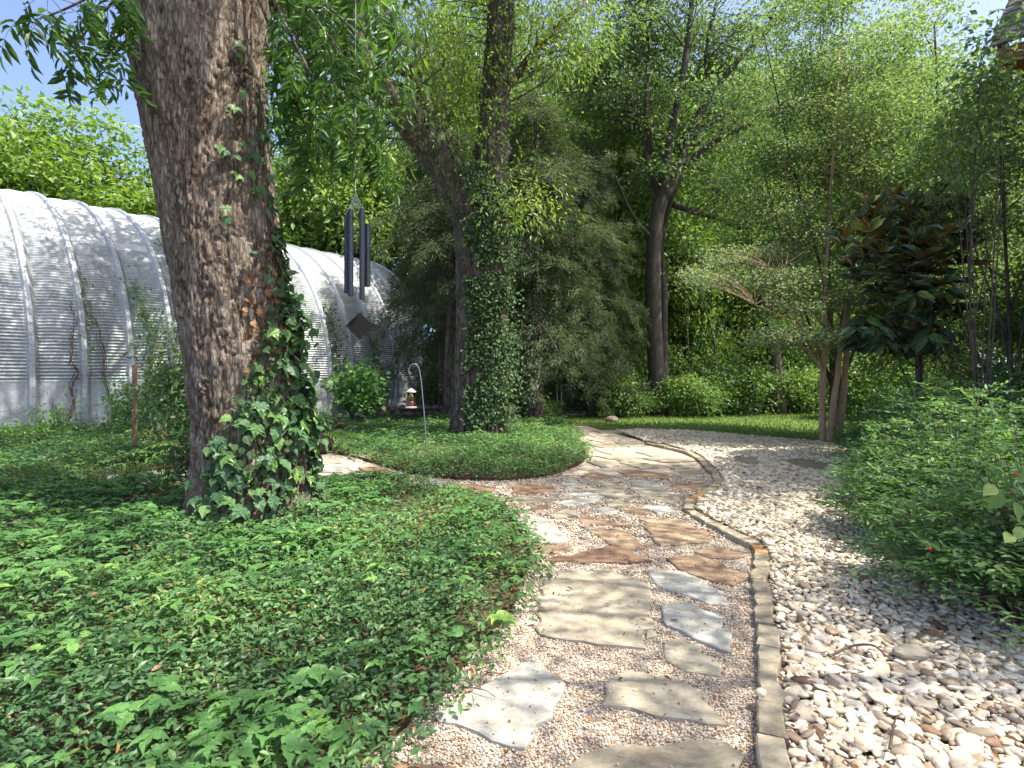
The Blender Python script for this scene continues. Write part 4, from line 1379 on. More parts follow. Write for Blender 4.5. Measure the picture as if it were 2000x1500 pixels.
ivy = thing('ivy', 'small-leaved ivy covering the forked tree in the island bed', 'ivy', ((960 - 1000) / F * D2, D2 - 0.6, 0))
wb, lb = MB(), MB()
Q, N_ = [], []
for _ in range(9500):
    py = rng.uniform(330, 868)
    cx, r = look2(CAMH + (HOR - py) / F * D2)
    hi = 1.0; lo = np.interp(py, [330, 480, 600, 868], [-0.9, -0.7, -0.5, -0.35])
    s = rng.uniform(lo, hi)
    if noise2(np.array([s * 2.5]), np.array([py * 0.03]), 1.0, 5)[0] < 0.56 - 0.22 * min(1.0, s + 0.5):
        continue
    s = np.clip(s, -1, 1)
    nn = np.array([s, -math.sqrt(max(0, 1 - s * s)), 0])
    Q.append(np.array([cx, D2, CAMH + (HOR - py) / F * D2]) + nn * (r * 1.03 + abs(rng.normal()) * 0.10))
    N_.append(nn)
# ivy on the upright stem and the left limb
for (P, R_), k, side in ((sk[2], 1700, 1), (sk[0], 700, 1)):
    for _ in range(k):
        i = int(rng.uniform(0, len(P) * (0.95 if k > 1000 else 0.4)))
        d = rand_dir(1)[0]; d[1] = -abs(d[1])
        Q.append(P[i] + d * (R_[i] + abs(rng.normal()) * 0.08)); N_.append(d)
# spilling skirt on the right side
for _ in range(450):
    py = rng.uniform(560, 850)
    Q.append(at(np.interp(py, [560, 700, 850], [995, 1000, 1000]) + rng.normal() * 14, py, D2 - 0.3 + rng.normal() * 0.25)); N_.append(np.array([0.3, -0.9, 0.1]))
Q, N_ = np.array(Q), np.array(N_)
n = len(Q)
scatter(lb, LEAF2[0], LEAF2[1], Q, frames(N_ * 0.5 + rng.normal(size=(n, 3)) * 0.5 + [0, 0, -0.5], N_ + rng.normal(size=(n, 3)) * 0.4 + [0, 0, 0.5]), np.stack([rng.uniform(0.04, 0.065, n), rng.uniform(0.06, 0.10, n), np.full(n, 0.06)], 1), rng.beta(1.8, 1.8, n))
for k in range(18):
    s0 = rng.uniform(-0.6, 0.9)
    pts = []
    for py in np.linspace(865, rng.uniform(380, 600), 10):
        cx, r = look2(CAMH + (HOR - py) / F * D2)
        s = np.clip(s0 + rng.normal() * 0.08, -0.95, 0.95)
        pts.append(np.array([cx + s * r, D2 - math.sqrt(1 - s * s) * r * 1.03 - 0.02, CAMH + (HOR - py) / F * D2]))
    tube(wb, spline(pts, 24), np.linspace(0.025, 0.008, 24), 5, 1, 0.1, False)
obj('stems', wb, M['twig'], ivy)
obj('leaves', lb, M['leaf_ivy'], ivy, kind='stuff')

# ------------------------------------------------------------------ 3. the elm at the far end of the path
D3 = 21.6
elm = thing('elm_tree', 'tall spreading tree with dark straight trunk beyond the end of the path', 'tree', (*G(1286, 814), 0))
wb, lb = MB(), MB()
sk = []
for L, r0, r1, n in (
    ([(1288, 822, 0), (1284, 760, 0), (1278, 650, 0), (1276, 520, 0), (1282, 430, 0), (1296, 375, 0)], 0.36, 0.26, 26),
    ([(1296, 390, 0.1), (1325, 330, 0.2), (1345, 270, 0.2), (1385, 190, 0.4), (1440, 120, 0.6), (1500, 60, 0.6), (1570, 10, 1)], 0.24, 0.05, 22),
    ([(1296, 390, 0), (1302, 320, -0.3), (1315, 240, -0.6), (1330, 170, -0.8), (1345, 60, -1), (1360, -80, -1)], 0.22, 0.07, 20),
    ([(1330, 330, 0.2), (1390, 280, -0.5), (1450, 250, -1), (1520, 215, -1.5), (1600, 185, -2)], 0.15, 0.04, 16),
    ([(1296, 400, 0), (1270, 330, 0.4), (1255, 260, 0.7), (1225, 190, 1.0), (1200, 160, 1)], 0.16, 0.05, 14),
    ([(1270, 300, 0.5), (1262, 200, 0.2), (1268, 100, 0), (1275, 0, -0.3)], 0.12, 0.05, 12),
    ([(1345, 270, 0.3), (1420, 220, 1), (1500, 170, 1.6)], 0.12, 0.04, 10),
    ([(1315, 400, 0.3), (1380, 420, 0.6), (1440, 435, 0.6), (1470, 450, 0.6)], 0.12, 0.08, 10),
    ([(1298, 822, 0.8), (1297, 700, 0.8), (1296, 560, 0.8), (1291, 480, 0.8), (1300, 430, 0.8), (1322, 350, 1)], 0.19, 0.09, 20),
    ([(1278, 470, 0), (1250, 440, -0.3), (1225, 400, -0.6), (1205, 350, -0.8)], 0.10, 0.03, 10),
    ([(1385, 190, 0.4), (1380, 100, 0), (1400, 0, -0.5)], 0.12, 0.05, 10)):
    sk.append(wood_branch(wb, px2(L, D3), r0, r1, 10, n, 0.12))
C = ell(440, (6.2, 21.6, 14.8), (7.2, 5.0, 6.8), 0.5)
C = C[C[:, 2] > 8.3 + 0.8 * rng.uniform(size=len(C))]
pxx, pyy, dd = proj(C)
C = C[(pyy < 395) & (pyy > -400) & ((C[:, 1] > 20.9) | (rng.uniform(size=len(C)) < 0.35))]
twigs(wb, C, sk, 0.022, 4, 0.9)
clumps(lb, C, 150, 0.44, LEAF2, 0.16, 0.46, (0.6, 0.17, 0.17), 0.2, 0.38)
obj('trunk', wb, M['bark_grey'], elm, smooth=True)
obj('crown', lb, M['leaf_elm'], elm)

# ------------------------------------------------------------------ cedars
def cedar(label, base, H, r, tints=(0.45, 0.16, 0.2), ncl=230, zlow=0.2, keep=None, nleaf=95, src=None):
    if src is not None:
        t = copy_tree(src[0]); t['label'] = label
        t.location = (base[0], base[1], 0)
        t.scale = (r / src[2], r / src[2], H / src[1])
        t.rotation_euler = (0, 0, rng.uniform(0, 6))
        return t
    bx, by = base
    t = thing('cedar_tree', label, 'tree', (bx, by, 0), 'cedar trees')
    wb, lb = MB(), MB()
    sk = [wood_branch(wb, [(bx, by, -0.1), (bx + 0.05, by, H * 0.5), (bx, by, H)], 0.16 + H * 0.012, 0.03, 8, 16, 0.2)]
    LP, LA, LN, LT = [], [], [], []
    for k in range(ncl):
        f = zlow + (0.98 - zlow) * (k + rng.uniform()) / ncl
        L = r * min(1.0, (1.12 - f) * 1.9) ** 0.7 * rng.uniform(0.35, 1.12)
        a = k * 2.4 + rng.uniform(-0.5, 0.5)
        d = np.array([math.cos(a), math.sin(a), 0]); sd = np.array([-d[1], d[0], 0])
        b0 = np.array([bx, by, H * f])
        rise, sag = rng.uniform(0.0, 0.8), rng.uniform(0.3, 1.3)
        bend = rng.normal() * 0.35
        bz = lambda t: b0 + d * (L * t)[:, None] + sd * (bend * L * t ** 2)[:, None] + np.array([0, 0, 1.0]) * (rise * L * t - sag * L * t ** 2)[:, None]
        tube(wb, bz(np.linspace(0, 1, 6)), np.linspace(0.03, 0.008, 6), 4, 1, 0, False)
        n = int(nleaf * 3.4 * L / r)
        t_ = rng.uniform(0.22, 1.05, n) ** 0.8
        # side sprays: leaves gather on discrete sub-branches
        ns = 9
        q = rng.integers(0, ns, n); tq = 0.25 + 0.75 * q / (ns - 1)
        sg = np.where(q % 2 == 0, 1, -1)
        u = rng.uniform(0, 1, n)
        SL = 0.42 * L * (1.15 - tq)
        base = bz(tq)
        ax = d[None] * 0.75 + sd[None] * (sg * 0.8)[:, None] + np.array([0, 0, -0.28])
        P = base + ax * (SL * u)[:, None] + np.array([0, 0, -0.25])[None] * (SL * u ** 2)[:, None] + rng.normal(size=(n, 3)) * np.array([0.05, 0.05, 0.04])
        LP.append(P); LA.append(ax + rng.normal(size=(n, 3)) * 0.4); LT.append(np.clip(tints[0] + rng.normal() * tints[1] + rng.normal(size=n) * tints[2] * 0.7 + 0.12 * (u - 0.5), 0, 1))
    LP, LA, LT = np.vstack(LP), np.vstack(LA), np.concatenate(LT)
    if keep is not None:
        kk = keep(LP); LP, LA, LT = LP[kk], LA[kk], LT[kk]
    n = len(LP)
    LP = LP + rng.normal(size=(n, 3)) * 0.07
    LA[:, 2] -= 0.35
    sz = rng.uniform(0.10, 0.20, n)
    scatter(lb, LEAF2[0], LEAF2[1], LP, frames(LA, rng.normal(size=(n, 3)) * 0.5 + [0, 0, 0.8]), np.stack([sz * 0.16, sz, sz], 1), LT)
    obj('trunk', wb, M['bark_limb'], t, smooth=True)
    obj('crown', lb, M['leaf_cedar'], t)
    return t
ced = cedar('dark feathery cedar close behind the forked tree', (0.72, 17.4), 10.4, 2.6, ncl=150, nleaf=170, zlow=0.18)
cs = (ced, 10.4, 2.6)
cedar('dark cedar between the hall and the forked tree', (-2.0, 18.2), 9.6, 2.1, ncl=90, nleaf=105, zlow=0.40)
cedar('tall cedar showing above the left limb of the forked tree', (-2.6, 21.5), 14.2, 2.6, src=cs)
cedar('slim cedar standing behind the wire gate', (3.1, 24.5), 10.5, 2.2, src=cs)
cedar('cedar filling the gap between forked tree and dark straight trunk', (2.9, 20.6), 9.6, 1.9, src=cs)
cedar('short pale young cedar left of the wire gate', (0.95, 20.3), 2.6, 0.7, src=cs)

# ------------------------------------------------------------------ crape myrtle
D4 = 12.7
myr = thing('crape_myrtle', 'multi-stemmed small tree with smooth peeling tan trunks beside the river rock', 'tree', (*G(1625, 866), 0))
wb, lb = MB(), MB()
sk = []
for L, r0, r1, n in (
    ([(1608, 870, 0), (1606, 800, 0), (1608, 730, 0), (1612, 660, 0), (1612, 560, 0.1), (1620, 420, 0.2), (1630, 260, 0.4), (1640, 100, 0.5)], 0.085, 0.022, 24),
    ([(1620, 870, -0.1), (1626, 800, -0.1), (1635, 740, -0.05), (1640, 690, 0), (1652, 600, 0.2), (1665, 480, 0.5), (1690, 300, 0.8)], 0.085, 0.022, 20),
    ([(1636, 870, 0.1), (1644, 800, 0.1), (1650, 740, 0.1), (1655, 660, 0.2), (1658, 560, 0.3), (1655, 450, 0.4), (1648, 330, 0.5)], 0.09, 0.024, 20),
    ([(1610, 730, 0), (1598, 710, -0.1), (1578, 680, -0.3), (1560, 640, -0.5), (1520, 615, -0.8), (1475, 595, -1.1)], 0.038, 0.012, 14),
    ([(1600, 715, 0), (1585, 680, 0.3), (1570, 640, 0.5), (1560, 560, 0.7), (1545, 450, 0.9), (1535, 330, 1)], 0.036, 0.014, 16),
    ([(1612, 640, 0), (1580, 600, -0.3), (1545, 560, -0.6), (1500, 520, -1)], 0.03, 0.01, 12),
    ([(1570, 650, 0.3), (1552, 620, 0), (1556, 600, 0), (1540, 575, -0.2)], 0.024, 0.008, 10)):
    sk.append(wood_branch(wb, px2(L, D4), r0, r1, 9, n, 0.14))
def slab_cl(x0, x1, y0, y1, k, D, dz=0.9):
    return [at(rng.uniform(x0, x1), rng.uniform(y0, y1), D + rng.normal() * dz) for _ in range(k)]
C = slab_cl(1475, 1700, 645, 672, 56, D4 - 0.5, 0.6) + slab_cl(1350, 1580, 525, 560, 56, D4 - 0.4) + slab_cl(1390, 1570, 488, 512, 36, D4) + slab_cl(1480, 1660, 560, 620, 26, D4 + 0.2) \
    + slab_cl(1500, 1680, 400, 500, 36, D4 + 0.5) + slab_cl(1480, 1720, 230, 400, 54, D4 + 0.6) + slab_cl(1560, 1760, 60, 240, 40, D4 + 0.6) + slab_cl(1600, 1700, 500, 600, 16, D4)
C = np.array(C)
twigs(wb, C, sk, 0.012, 3, 0.85)
clumps(lb, C, 95, 0.23, LEAF2, 0.06, 0.55, (0.55, 0.18, 0.18), 0.1, 0.30, up=1.1)
obj('trunk', wb, M['bark_pale'], myr, smooth=True)
obj('crown', lb, M['leaf_myrtle'], myr)

# ------------------------------------------------------------------ magnolia
D5 = 9.6
mag = thing('magnolia', 'dark glossy magnolia with rust brown leaf undersides behind the right shrubs', 'tree', ((1790 - 1000) / F * D5, D5, 0))
wb, lb = MB(), MB()
sk = [wood_branch(wb, px2([(1800, 900, 0), (1795, 760, 0), (1790, 600, 0), (1785, 480, 0), (1790, 400, 0)], D5), 0.07, 0.02, 7, 20)]
ros = []
for cx_, cy_, rx_, ry_, k in ((1780, 500, 125, 95, 96), (1760, 430, 80, 40, 26), (1700, 470, 60, 45, 24), (1790, 620, 105, 65, 44), (1690, 650, 50, 28, 14), (1830, 420, 55, 40, 16)):
    for _ in range(k):
        a, q = rng.uniform(0, 2 * PI), rng.uniform() ** 0.5
        ros.append(at(cx_ + math.cos(a) * q * rx_, cy_ + math.sin(a) * q * ry_, D5 + rng.normal() * 0.55))
ros = np.array(ros)
twigs(wb, ros, sk, 0.016, 4, 1.0, -0.1)
b = MB()
tv = LEAF4[0].copy(); tv[:, 2] *= 1.6
b.add(tv * np.array([0.40, 1, 1]), LEAF4[1])
mleaf = make_mesh('leaf', b, M['leaf_magnolia'])
cand = []
for c in ros:
    k = int(rng.integers(7, 11))
    hi_ = np.clip((c[2] - 2.6) / 1.6, 0, 1)
    out_ = unit(c - np.array([ros[:, 0].mean(), D5 + 0.4, 2.6])) * 0.45 + np.array([0, -0.15, -0.5 + 1.5 * hi_])
    for q in range(k):
        a = q * 2.4 + rng.uniform(0, 0.6)
        e = np.array([math.cos(a), math.sin(a), 0]) * rng.uniform(0.6, 1.0)
        ax = e * (1.0 - 0.35 * hi_) + out_ * rng.uniform(0.5, 1.1)
        nr = -e * 0.4 + np.array([0, -0.9, 0.55]) + rng.normal(size=3) * 0.4
        cand.append((c + ax * 0.03, ax, nr, rng.uniform(0.22, 0.33)))
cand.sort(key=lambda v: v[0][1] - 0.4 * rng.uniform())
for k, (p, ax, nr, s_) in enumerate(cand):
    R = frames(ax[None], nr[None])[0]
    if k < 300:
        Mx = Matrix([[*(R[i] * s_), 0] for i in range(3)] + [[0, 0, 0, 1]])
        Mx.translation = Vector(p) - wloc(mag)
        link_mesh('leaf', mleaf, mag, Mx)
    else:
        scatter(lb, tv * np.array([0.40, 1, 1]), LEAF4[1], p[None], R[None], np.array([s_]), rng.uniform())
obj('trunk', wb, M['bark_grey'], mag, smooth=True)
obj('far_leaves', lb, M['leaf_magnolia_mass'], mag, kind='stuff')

# ------------------------------------------------------------------ tall fine-leaved evergreens on the right
def holly(label, base, H, cz, cr, ncl, nleaf=95, r0=0.07, lean=(0, 0), keep=None, size=0.06, tints=(0.5, 0.17, 0.2), m='leaf_holly', sig=0.32):
    return generic_tree('yaupon_tree', label, 'tree', base, H, r0, (lean[0] * 0.6, lean[1] * 0.6, cz), cr, 9, ncl, nleaf, sig, size, 0.5, M[m], M['bark_grey'], tints, 'fine-leaved trees on the right', lean, 0.5, LEAF2, 0.15, 0.45, 0.25, keep, 0.012)
noroof = lambda C: ~((proj(C)[0] > 1905) & (proj(C)[1] < 150) & (C[:, 1] < 9))
openc = lambda C: noroof(C) & ~((proj(C)[0] > 1870) & (proj(C)[1] < 90))
h1 = holly('tall airy tree with fine leaves behind the crape myrtle', (8.3, 14.6), 12.3, 7.3, (3.2, 2.4, 5.6), 260, 215, 0.12, (0.3, 0), openc, 0.09, (0.5, 0.17, 0.2), 'leaf_holly', 0.34)
h2 = holly('feathery yellow green tree leaning towards the roof corner', (9.4, 12.0), 9.8, 6.0, (2.4, 2.0, 4.0), 210, 220, 0.09, (-0.4, 0), openc, 0.08, (0.68, 0.16, 0.18), 'leaf_holly', 0.3)
h3 = holly('slender tree with thin bare grey trunk at right edge', (7.35, 8.3), 6.8, 4.9, (1.3, 1.2, 2.0), 70, 160, 0.05, (-0.15, 0.1), openc, 0.075, (0.5, 0.17, 0.2), 'leaf_holly', 0.26)
h4 = holly('dark bushy evergreen between magnolia and right edge', (8.8, 9.6), 4.4, 2.4, (1.5, 1.2, 1.9), 110, 200, 0.06, (0, 0), None, 0.075, (0.42, 0.17, 0.2), 'leaf_holly', 0.26)
h5 = holly('dense evergreen standing behind the magnolia', (9.4, 12.9), 5.2, 3.0, (1.6, 1.2, 2.2), 120, 210, 0.06, (0, 0), None, 0.08, (0.47, 0.17, 0.2), 'leaf_holly', 0.28)
h6 = holly('young tree whose top sprig crosses the roof corner', (5.5, 6.6), 5.75, 4.75, (0.38, 0.4, 1.05), 18, 60, 0.028, (0.0, 0), None, 0.09, (0.35, 0.15, 0.2), 'leaf_holly', 0.16)
# trees beside and behind the camera's right, whose crowns shade the path
shadekeep = lambda C: (C[:, 1] < 0.3) | (proj(C)[1] < -70) | (proj(C)[0] > 2150)
h9 = generic_tree('elm_tree', 'spreading shade tree out past the right edge whose limbs reach over the path', 'tree', (7.2, 2.2), 9.2, 0.2, (-2.6, -1.2, 7.8), (4.4, 4.0, 1.9), 11, 120, 95, 0.36, 0.10, 0.5, M['leaf_elm'], M['bark_grey'], (0.5, 0.15, 0.2), None, (-0.6, 0.3), 0.55, LEAF2, 0.3, 0.6, 0.5, shadekeep, 0.02)
h10 = generic_tree('elm_tree', 'wide shade tree standing out past the right edge beside the shrubs', 'tree', (10.6, 6.6), 11.6, 0.22, (-4.4, -0.4, 10.0), (4.8, 2.4, 1.8), 10, 140, 110, 0.42, 0.11, 0.5, M['leaf_elm'], M['bark_grey'], (0.5, 0.15, 0.2), None, (-0.6, -0.2), 0.55, LEAF2, 0.3, 0.6, 0.66, shadekeep, 0.02)
h7 = holly('tall shade tree out past the right edge', (9.6, 5.0), 10.5, 8.0, (3.4, 3.0, 2.6), 60, 110, 0.16, (-0.5, 0), lambda C: (proj(C)[1] < -80) | (proj(C)[0] > 2150), 0.09, (0.5, 0.15, 0.2), 'leaf_holly', 0.45)
h8 = holly('shade tree by the house corner', (7.4, 0.2), 10.5, 8.2, (3.6, 3.2, 2.4), 80, 110, 0.16, (0, 0), lambda C: (C[:, 1] < 0.5) | (proj(C)[1] < -80) | (proj(C)[0] > 2150), 0.09, (0.5, 0.15, 0.2), 'leaf_holly', 0.45)

# ------------------------------------------------------------------ nandina shrubs on the right
def nandina_src(seed, r, H, nst):
    t = thing('nandina_shrub', 'x', 'shrub', (0, 0, 0), 'nandina shrubs along the river rock')
    wb, lb = MB(), MB()
    P, A, Sz, T = [], [], [], []
    for k in range(nst):
        a, q = rng.uniform(0, 2 * PI), rng.uniform() ** 0.5
        tip = np.array([math.cos(a) * r * q, math.sin(a) * r * q, H * (1.02 - 0.80 * q ** 2.2) * rng.uniform(0.55, 1.05)])
        root = tip * np.array([0.35, 0.35, 0])
        st = spline([root, root * 0.6 + tip * 0.4 + [0, 0, 0.12], tip], 7)
        tube(wb, st, np.linspace(0.006, 0.0025, 7), 3, 1, 0, False)
        ct = rng.beta(2, 2)
        for s in range(int(rng.integers(5, 9))):     # sprays of leaflets round the stem top
            b0 = st[int(rng.integers(3, 7))]
            d = rand_dir(1)[0]; d[2] = abs(d[2]) * 0.55 - 0.12
            d = unit(d + np.array([math.cos(a), math.sin(a), 0.0]) * 0.45 * q)
            L = rng.uniform(0.16, 0.30)
            for q2 in range(9):
                u = 0.3 + 0.7 * q2 / 8
                p = b0 + d * L * u + np.array([0, 0, -0.16 * L * u * u])
                sd = np.cross(d, (0, 0, 1.0)) * (1 if q2 % 2 else -1)
                P.append(p + sd * 0.012); A.append(d * 0.7 + sd * 0.9 * (q2 < 8) + rng.normal(size=3) * 0.25 + [0, 0, -0.15]); Sz.append(rng.uniform(0.040, 0.068)); T.append(np.clip(ct * 0.7 + 0.15 + rng.normal() * 0.16, 0, 1))
    P, A, Sz, T = np.array(P), np.array(A), np.array(Sz), np.array(T)
    n = len(P)
    scatter(lb, LEAF2[0], LEAF2[1], P, frames(A, rng.normal(size=(n, 3)) * 0.4 + [0, 0, 1]), np.stack([Sz * 0.40, Sz, Sz], 1), T)
    obj('stems', wb, M['twig'], t)
    obj('foliage', lb, M['leaf_nandina'], t)
    return t
nsrc = [nandina_src(1, 0.95, 1.30, 330), nandina_src(2, 0.95, 1.30, 330)]
NAN = [  # x, y, radius, height
 ('bright green feathery shrub nearest the camera at lower right', 3.38, 3.5, 1.02, 1.20),
 ('second feathery shrub from the front along the river rock', 4.0, 5.0, 1.0, 1.35),
 ('third feathery shrub with foliage reaching over the rock edge', 5.05, 6.55, 1.0, 1.38),
 ('fourth feathery shrub along the river rock', 5.85, 8.0, 1.0, 1.35),
 ('feathery shrub beside the tan trunks at the far end of the row', 6.9, 9.9, 1.05, 1.3),
 ('taller feathery shrub behind the nearest one', 5.1, 4.3, 1.1, 1.62),
 ('taller feathery shrub in the second row below the magnolia', 6.3, 6.2, 1.2, 1.7),
 ('feathery shrub in the back row under the magnolia', 7.4, 8.2, 1.2, 1.75),
 ('feathery shrub at the right edge behind the front row', 4.35, 2.6, 0.9, 1.35),
 ('low feathery shrub between the tan trunks and the lawn', 8.6, 11.6, 1.3, 1.5)]
for k, (lab, x_, y_, r_, h_) in enumerate(NAN):
    t = nsrc[k] if k < 2 else copy_tree(nsrc[k % 2])
    t['label'] = lab
    t.location = (x_, y_, 0)
    t.scale = (r_ / 0.95, r_ / 0.95, h_ / 1.3)
    t.rotation_euler = (0, 0, k * 1.7)
# berries
for lab, px_, py_, Y_ in (('small cluster of red berries near the top of the right shrubs', 1985, 925, 3.2), ('small cluster of red berries low in the nearest right shrub', 1817, 1072, 3.3)):
    b = MB()
    c = at(px_, py_, Y_)
    P = c + unit(rng.normal(size=(14, 3))) * 0.009 * rng.uniform(0.3, 1, (14, 1))
    scatter(b, ICO1[0], ICO1[1], P, np.repeat(np.eye(3)[None], 14, 0), np.full(14, 0.0045), 0.5)
    tag(obj('berries', b, M['berry'], origin=tuple(c), smooth=True), lab, 'berries')
# broad pale leaves poking in at the right edge
sap = thing('sapling', 'young shoot with broad pale green leaves at the right edge', 'plant', (2.66, 2.72, 0))
wb = MB()
st = spline([(2.66, 2.72, 0), (2.6, 2.7, 0.5), at(1990, 985, 2.6), at(1965, 945, 2.55)], 14)
tube(wb, st, np.linspace(0.007, 0.003, 14), 4, 1, 0, False)
obj('stem', wb, M['twig'], sap)
b = MB(); b.add(LEAF4[0] * np.array([0.72, 1, 1]), LEAF4[1]); sl = make_mesh('leaf', b, leaf_mat('pale_shoot_leaf', [(0, (0.10, 0.20, 0.05)), (1, (0.20, 0.30, 0.08))], 0.5, 0.3, 0.4, True))
for px_, py_, dx, dz in ((1960, 975, -0.5, -0.8), (1980, 990, 0.1, -0.9), (1945, 962, -0.9, -0.3), (1985, 950, 0.6, 0.3), (1995, 1040, -0.6, -0.6), (1975, 1055, -0.8, -0.2), (1990, 965, 0.4, -0.6), (1998, 935, 0.5, 0.6)):
    p = at(px_, py_ - 12, 2.56)
    R = frames(np.array([[dx, -0.3 + rng.normal() * 0.2, dz]]), np.array([[0.1, -0.7, 0.8]]))[0] * rng.uniform(0.075, 0.10)
    Mx = Matrix([[*R[i], 0] for i in range(3)] + [[0, 0, 0, 1]])
    Mx.translation = Vector(p) - wloc(sap)
    link_mesh('leaf', sl, sap, Mx)

# ------------------------------------------------------------------ background woods
srcs = []
for k, (leafm, tints) in enumerate((('leaf_wood', (0.55, 0.16, 0.18)), ('leaf_wood', (0.72, 0.14, 0.18)), ('leaf_sun', (0.5, 0.16, 0.18)), ('leaf_wood', (0.42, 0.15, 0.18)))):
    t = generic_tree('woodland_tree', 'x', 'tree', (0, 0), 12.0, 0.17, (0, 0, 7.0), (3.3, 3.3, 5.0), 11, 180, 110, 0.48, 0.25, 0.5, M[leafm], M['bark_grey'], tints, None, (rng.normal() * 0.5, 0.2), 0.5, LEAF2, 0.35, 0.45, 0.22)
    srcs.append(t)
used = [False] * 4
def wood(kind, x_, y_, H, r, label, group='woodland trees behind the fence'):
    t = srcs[kind] if not used[kind] else copy_tree(srcs[kind])
    used[kind] = True
    t['label'] = label
    t['group'] = group
    t.location = (x_, y_, 0)
    t.scale = (r / 3.3, r / 3.3, H / 12.0)
    t.rotation_euler = (0, 0, rng.uniform(0, 6.28))
    return t
wood(2, -21.5, 26.5, 14.6, 4.6, 'rounded sunlit tree rising behind the left end of the metal hall', 'trees behind the metal hall')
wood(2, -24.5, 25.0, 13.2, 4.6, 'sunlit tree at the left edge above the metal hall roof', 'trees behind the metal hall')
wood(1, -19.0, 30.5, 13.5, 4.4, 'paler lower tree behind the metal hall beside the leaning trunk', 'trees behind the metal hall')
wood(2, -16.5, 33.5, 14.2, 4.2, 'tree behind the hall hidden half by the leaning trunk', 'trees behind the metal hall')
wood(1, -9.8, 36, 19.5, 4.8, 'tree beyond the far end of the metal hall', 'trees behind the metal hall')
wood(2, -13.5, 38, 20.5, 4.8, 'tall tree seen between leaning trunk and wind chime', 'trees behind the metal hall')
WL = 'leafy tree in the dense green wood behind the fence'
rs2 = np.random.default_rng(5)
pos = []
for _ in range(4000):
    y_ = rs2.uniform(32, 54) if len(pos) > 3 else rs2.uniform(25.5, 30)
    x_ = rs2.uniform(-0.12, 1.02) * y_
    if all(math.hypot(x_ - a, y_ - b) > 4.1 for a, b in pos):
        pos.append((x_, y_))
    if len(pos) >= 64:
        break
for x_, y_ in pos:
    H = rs2.uniform(16.0, 21.0) + (y_ - 25) * 0.24
    if x_ / y_ > 0.78:
        H = min(H, (1.5 + 0.48 * y_))
    if -0.2 < x_ / y_ < -0.07:
        H = min(H, 1.5 + 0.6 * y_)
    wood(int(rs2.integers(4)), x_, y_, H, rs2.uniform(2.8, 4.2), WL)
for k, px_ in enumerate((1030, 1120, 1190, 1255, 1345, 1410, 1500, 1585)):
    Y_ = 28.5 + 1.5 * (k % 2)
    wood(2 if k % 3 else 1, (px_ - 1000) / F * Y_, Y_, rs2.uniform(9.0, 13.0), rs2.uniform(2.4, 3.0), 'low light green tree at wood edge, %s of eight from wire gate' % ('first', 'second', 'third', 'fourth', 'fifth', 'sixth', 'seventh', 'last')[k], 'light green trees at the edge of the wood')
# big limb and trunk of the tree right of the elm
oak = thing('oak_tree', 'crooked dark tree with a long bare limb right of the straight trunk', 'tree', (*G(1520, 812), 0))
wb, lb = MB(), MB(); sk = []
for L, r0, r1 in (([(1520, 815, 0), (1516, 740, 0), (1505, 640, 0), (1470, 520, 0.3), (1455, 440, 0.2), (1420, 390, 0), (1380, 350, -0.3)], 0.34, 0.10), ([(1460, 450, 0.2), (1400, 425, -0.2), (1340, 412, -0.5)], 0.16, 0.05), ([(1505, 640, 0), (1520, 560, 0.3), (1560, 480, 0.5), (1600, 380, 1)], 0.2, 0.06)):
    sk.append(wood_branch(wb, px2(L, 22.3), r0, r1, 9, 18, 0.15))
C = np.array(slab_cl(1360, 1640, 300, 470, 60, 22.5, 1.5) + slab_cl(1440, 1640, 480, 640, 40, 22.8, 1.2))
twigs(wb, C, sk, 0.02, 3, 0.8)
clumps(lb, C, 110, 0.5, LEAF2, 0.14, 0.45, (0.5, 0.17, 0.18), 0.3, 0.6)
obj('trunk', wb, M['bark_grey'], oak, smooth=True)
obj('crown', lb, M['leaf_wood'], oak)

# shrubs and saplings under the wood
ssrc = []
for k in range(3):
    t = thing('shrub', 'x', 'shrub', (0, 0, 0))
    wb, lb = MB(), MB()
    sk = [wood_branch(wb, [(0, 0, -0.05), (rng.normal() * 0.1, rng.normal() * 0.1, 0.8), (rng.normal() * 0.3, rng.normal() * 0.3, 1.5)], 0.03, 0.008, 5, 8) for _ in range(4)]
    C = ell(110, (0, 0, 0.95), (1.25, 1.0, 0.95), 0.35, 0.08) * rng.uniform(0.75, 1.25, (1, 3))
    twigs(wb, C, sk, 0.008, 3, 0.7)
    clumps(lb, C, 46, 0.24, LEAF2, 0.125, 0.55, ((0.30, 0.45, 0.18)[k], 0.2, 0.18), 0.3, 0.6)
    obj('stems', wb, M['twig'], t); obj('foliage', lb, M['leaf_wood'], t)
    ssrc.append(t)
su = [False] * 3
def shrub(kind, x_, y_, r, H, label, group='shrubs along the wire fence'):
    t = ssrc[kind] if not su[kind] else copy_tree(ssrc[kind])
    su[kind] = True
    t['label'] = label; t['group'] = group
    t.location = (x_, y_, 0); t.scale = (r / 1.25, r / 1.25, H / 1.9); t.rotation_euler = (0, 0, rng.uniform(0, 6))
    return t
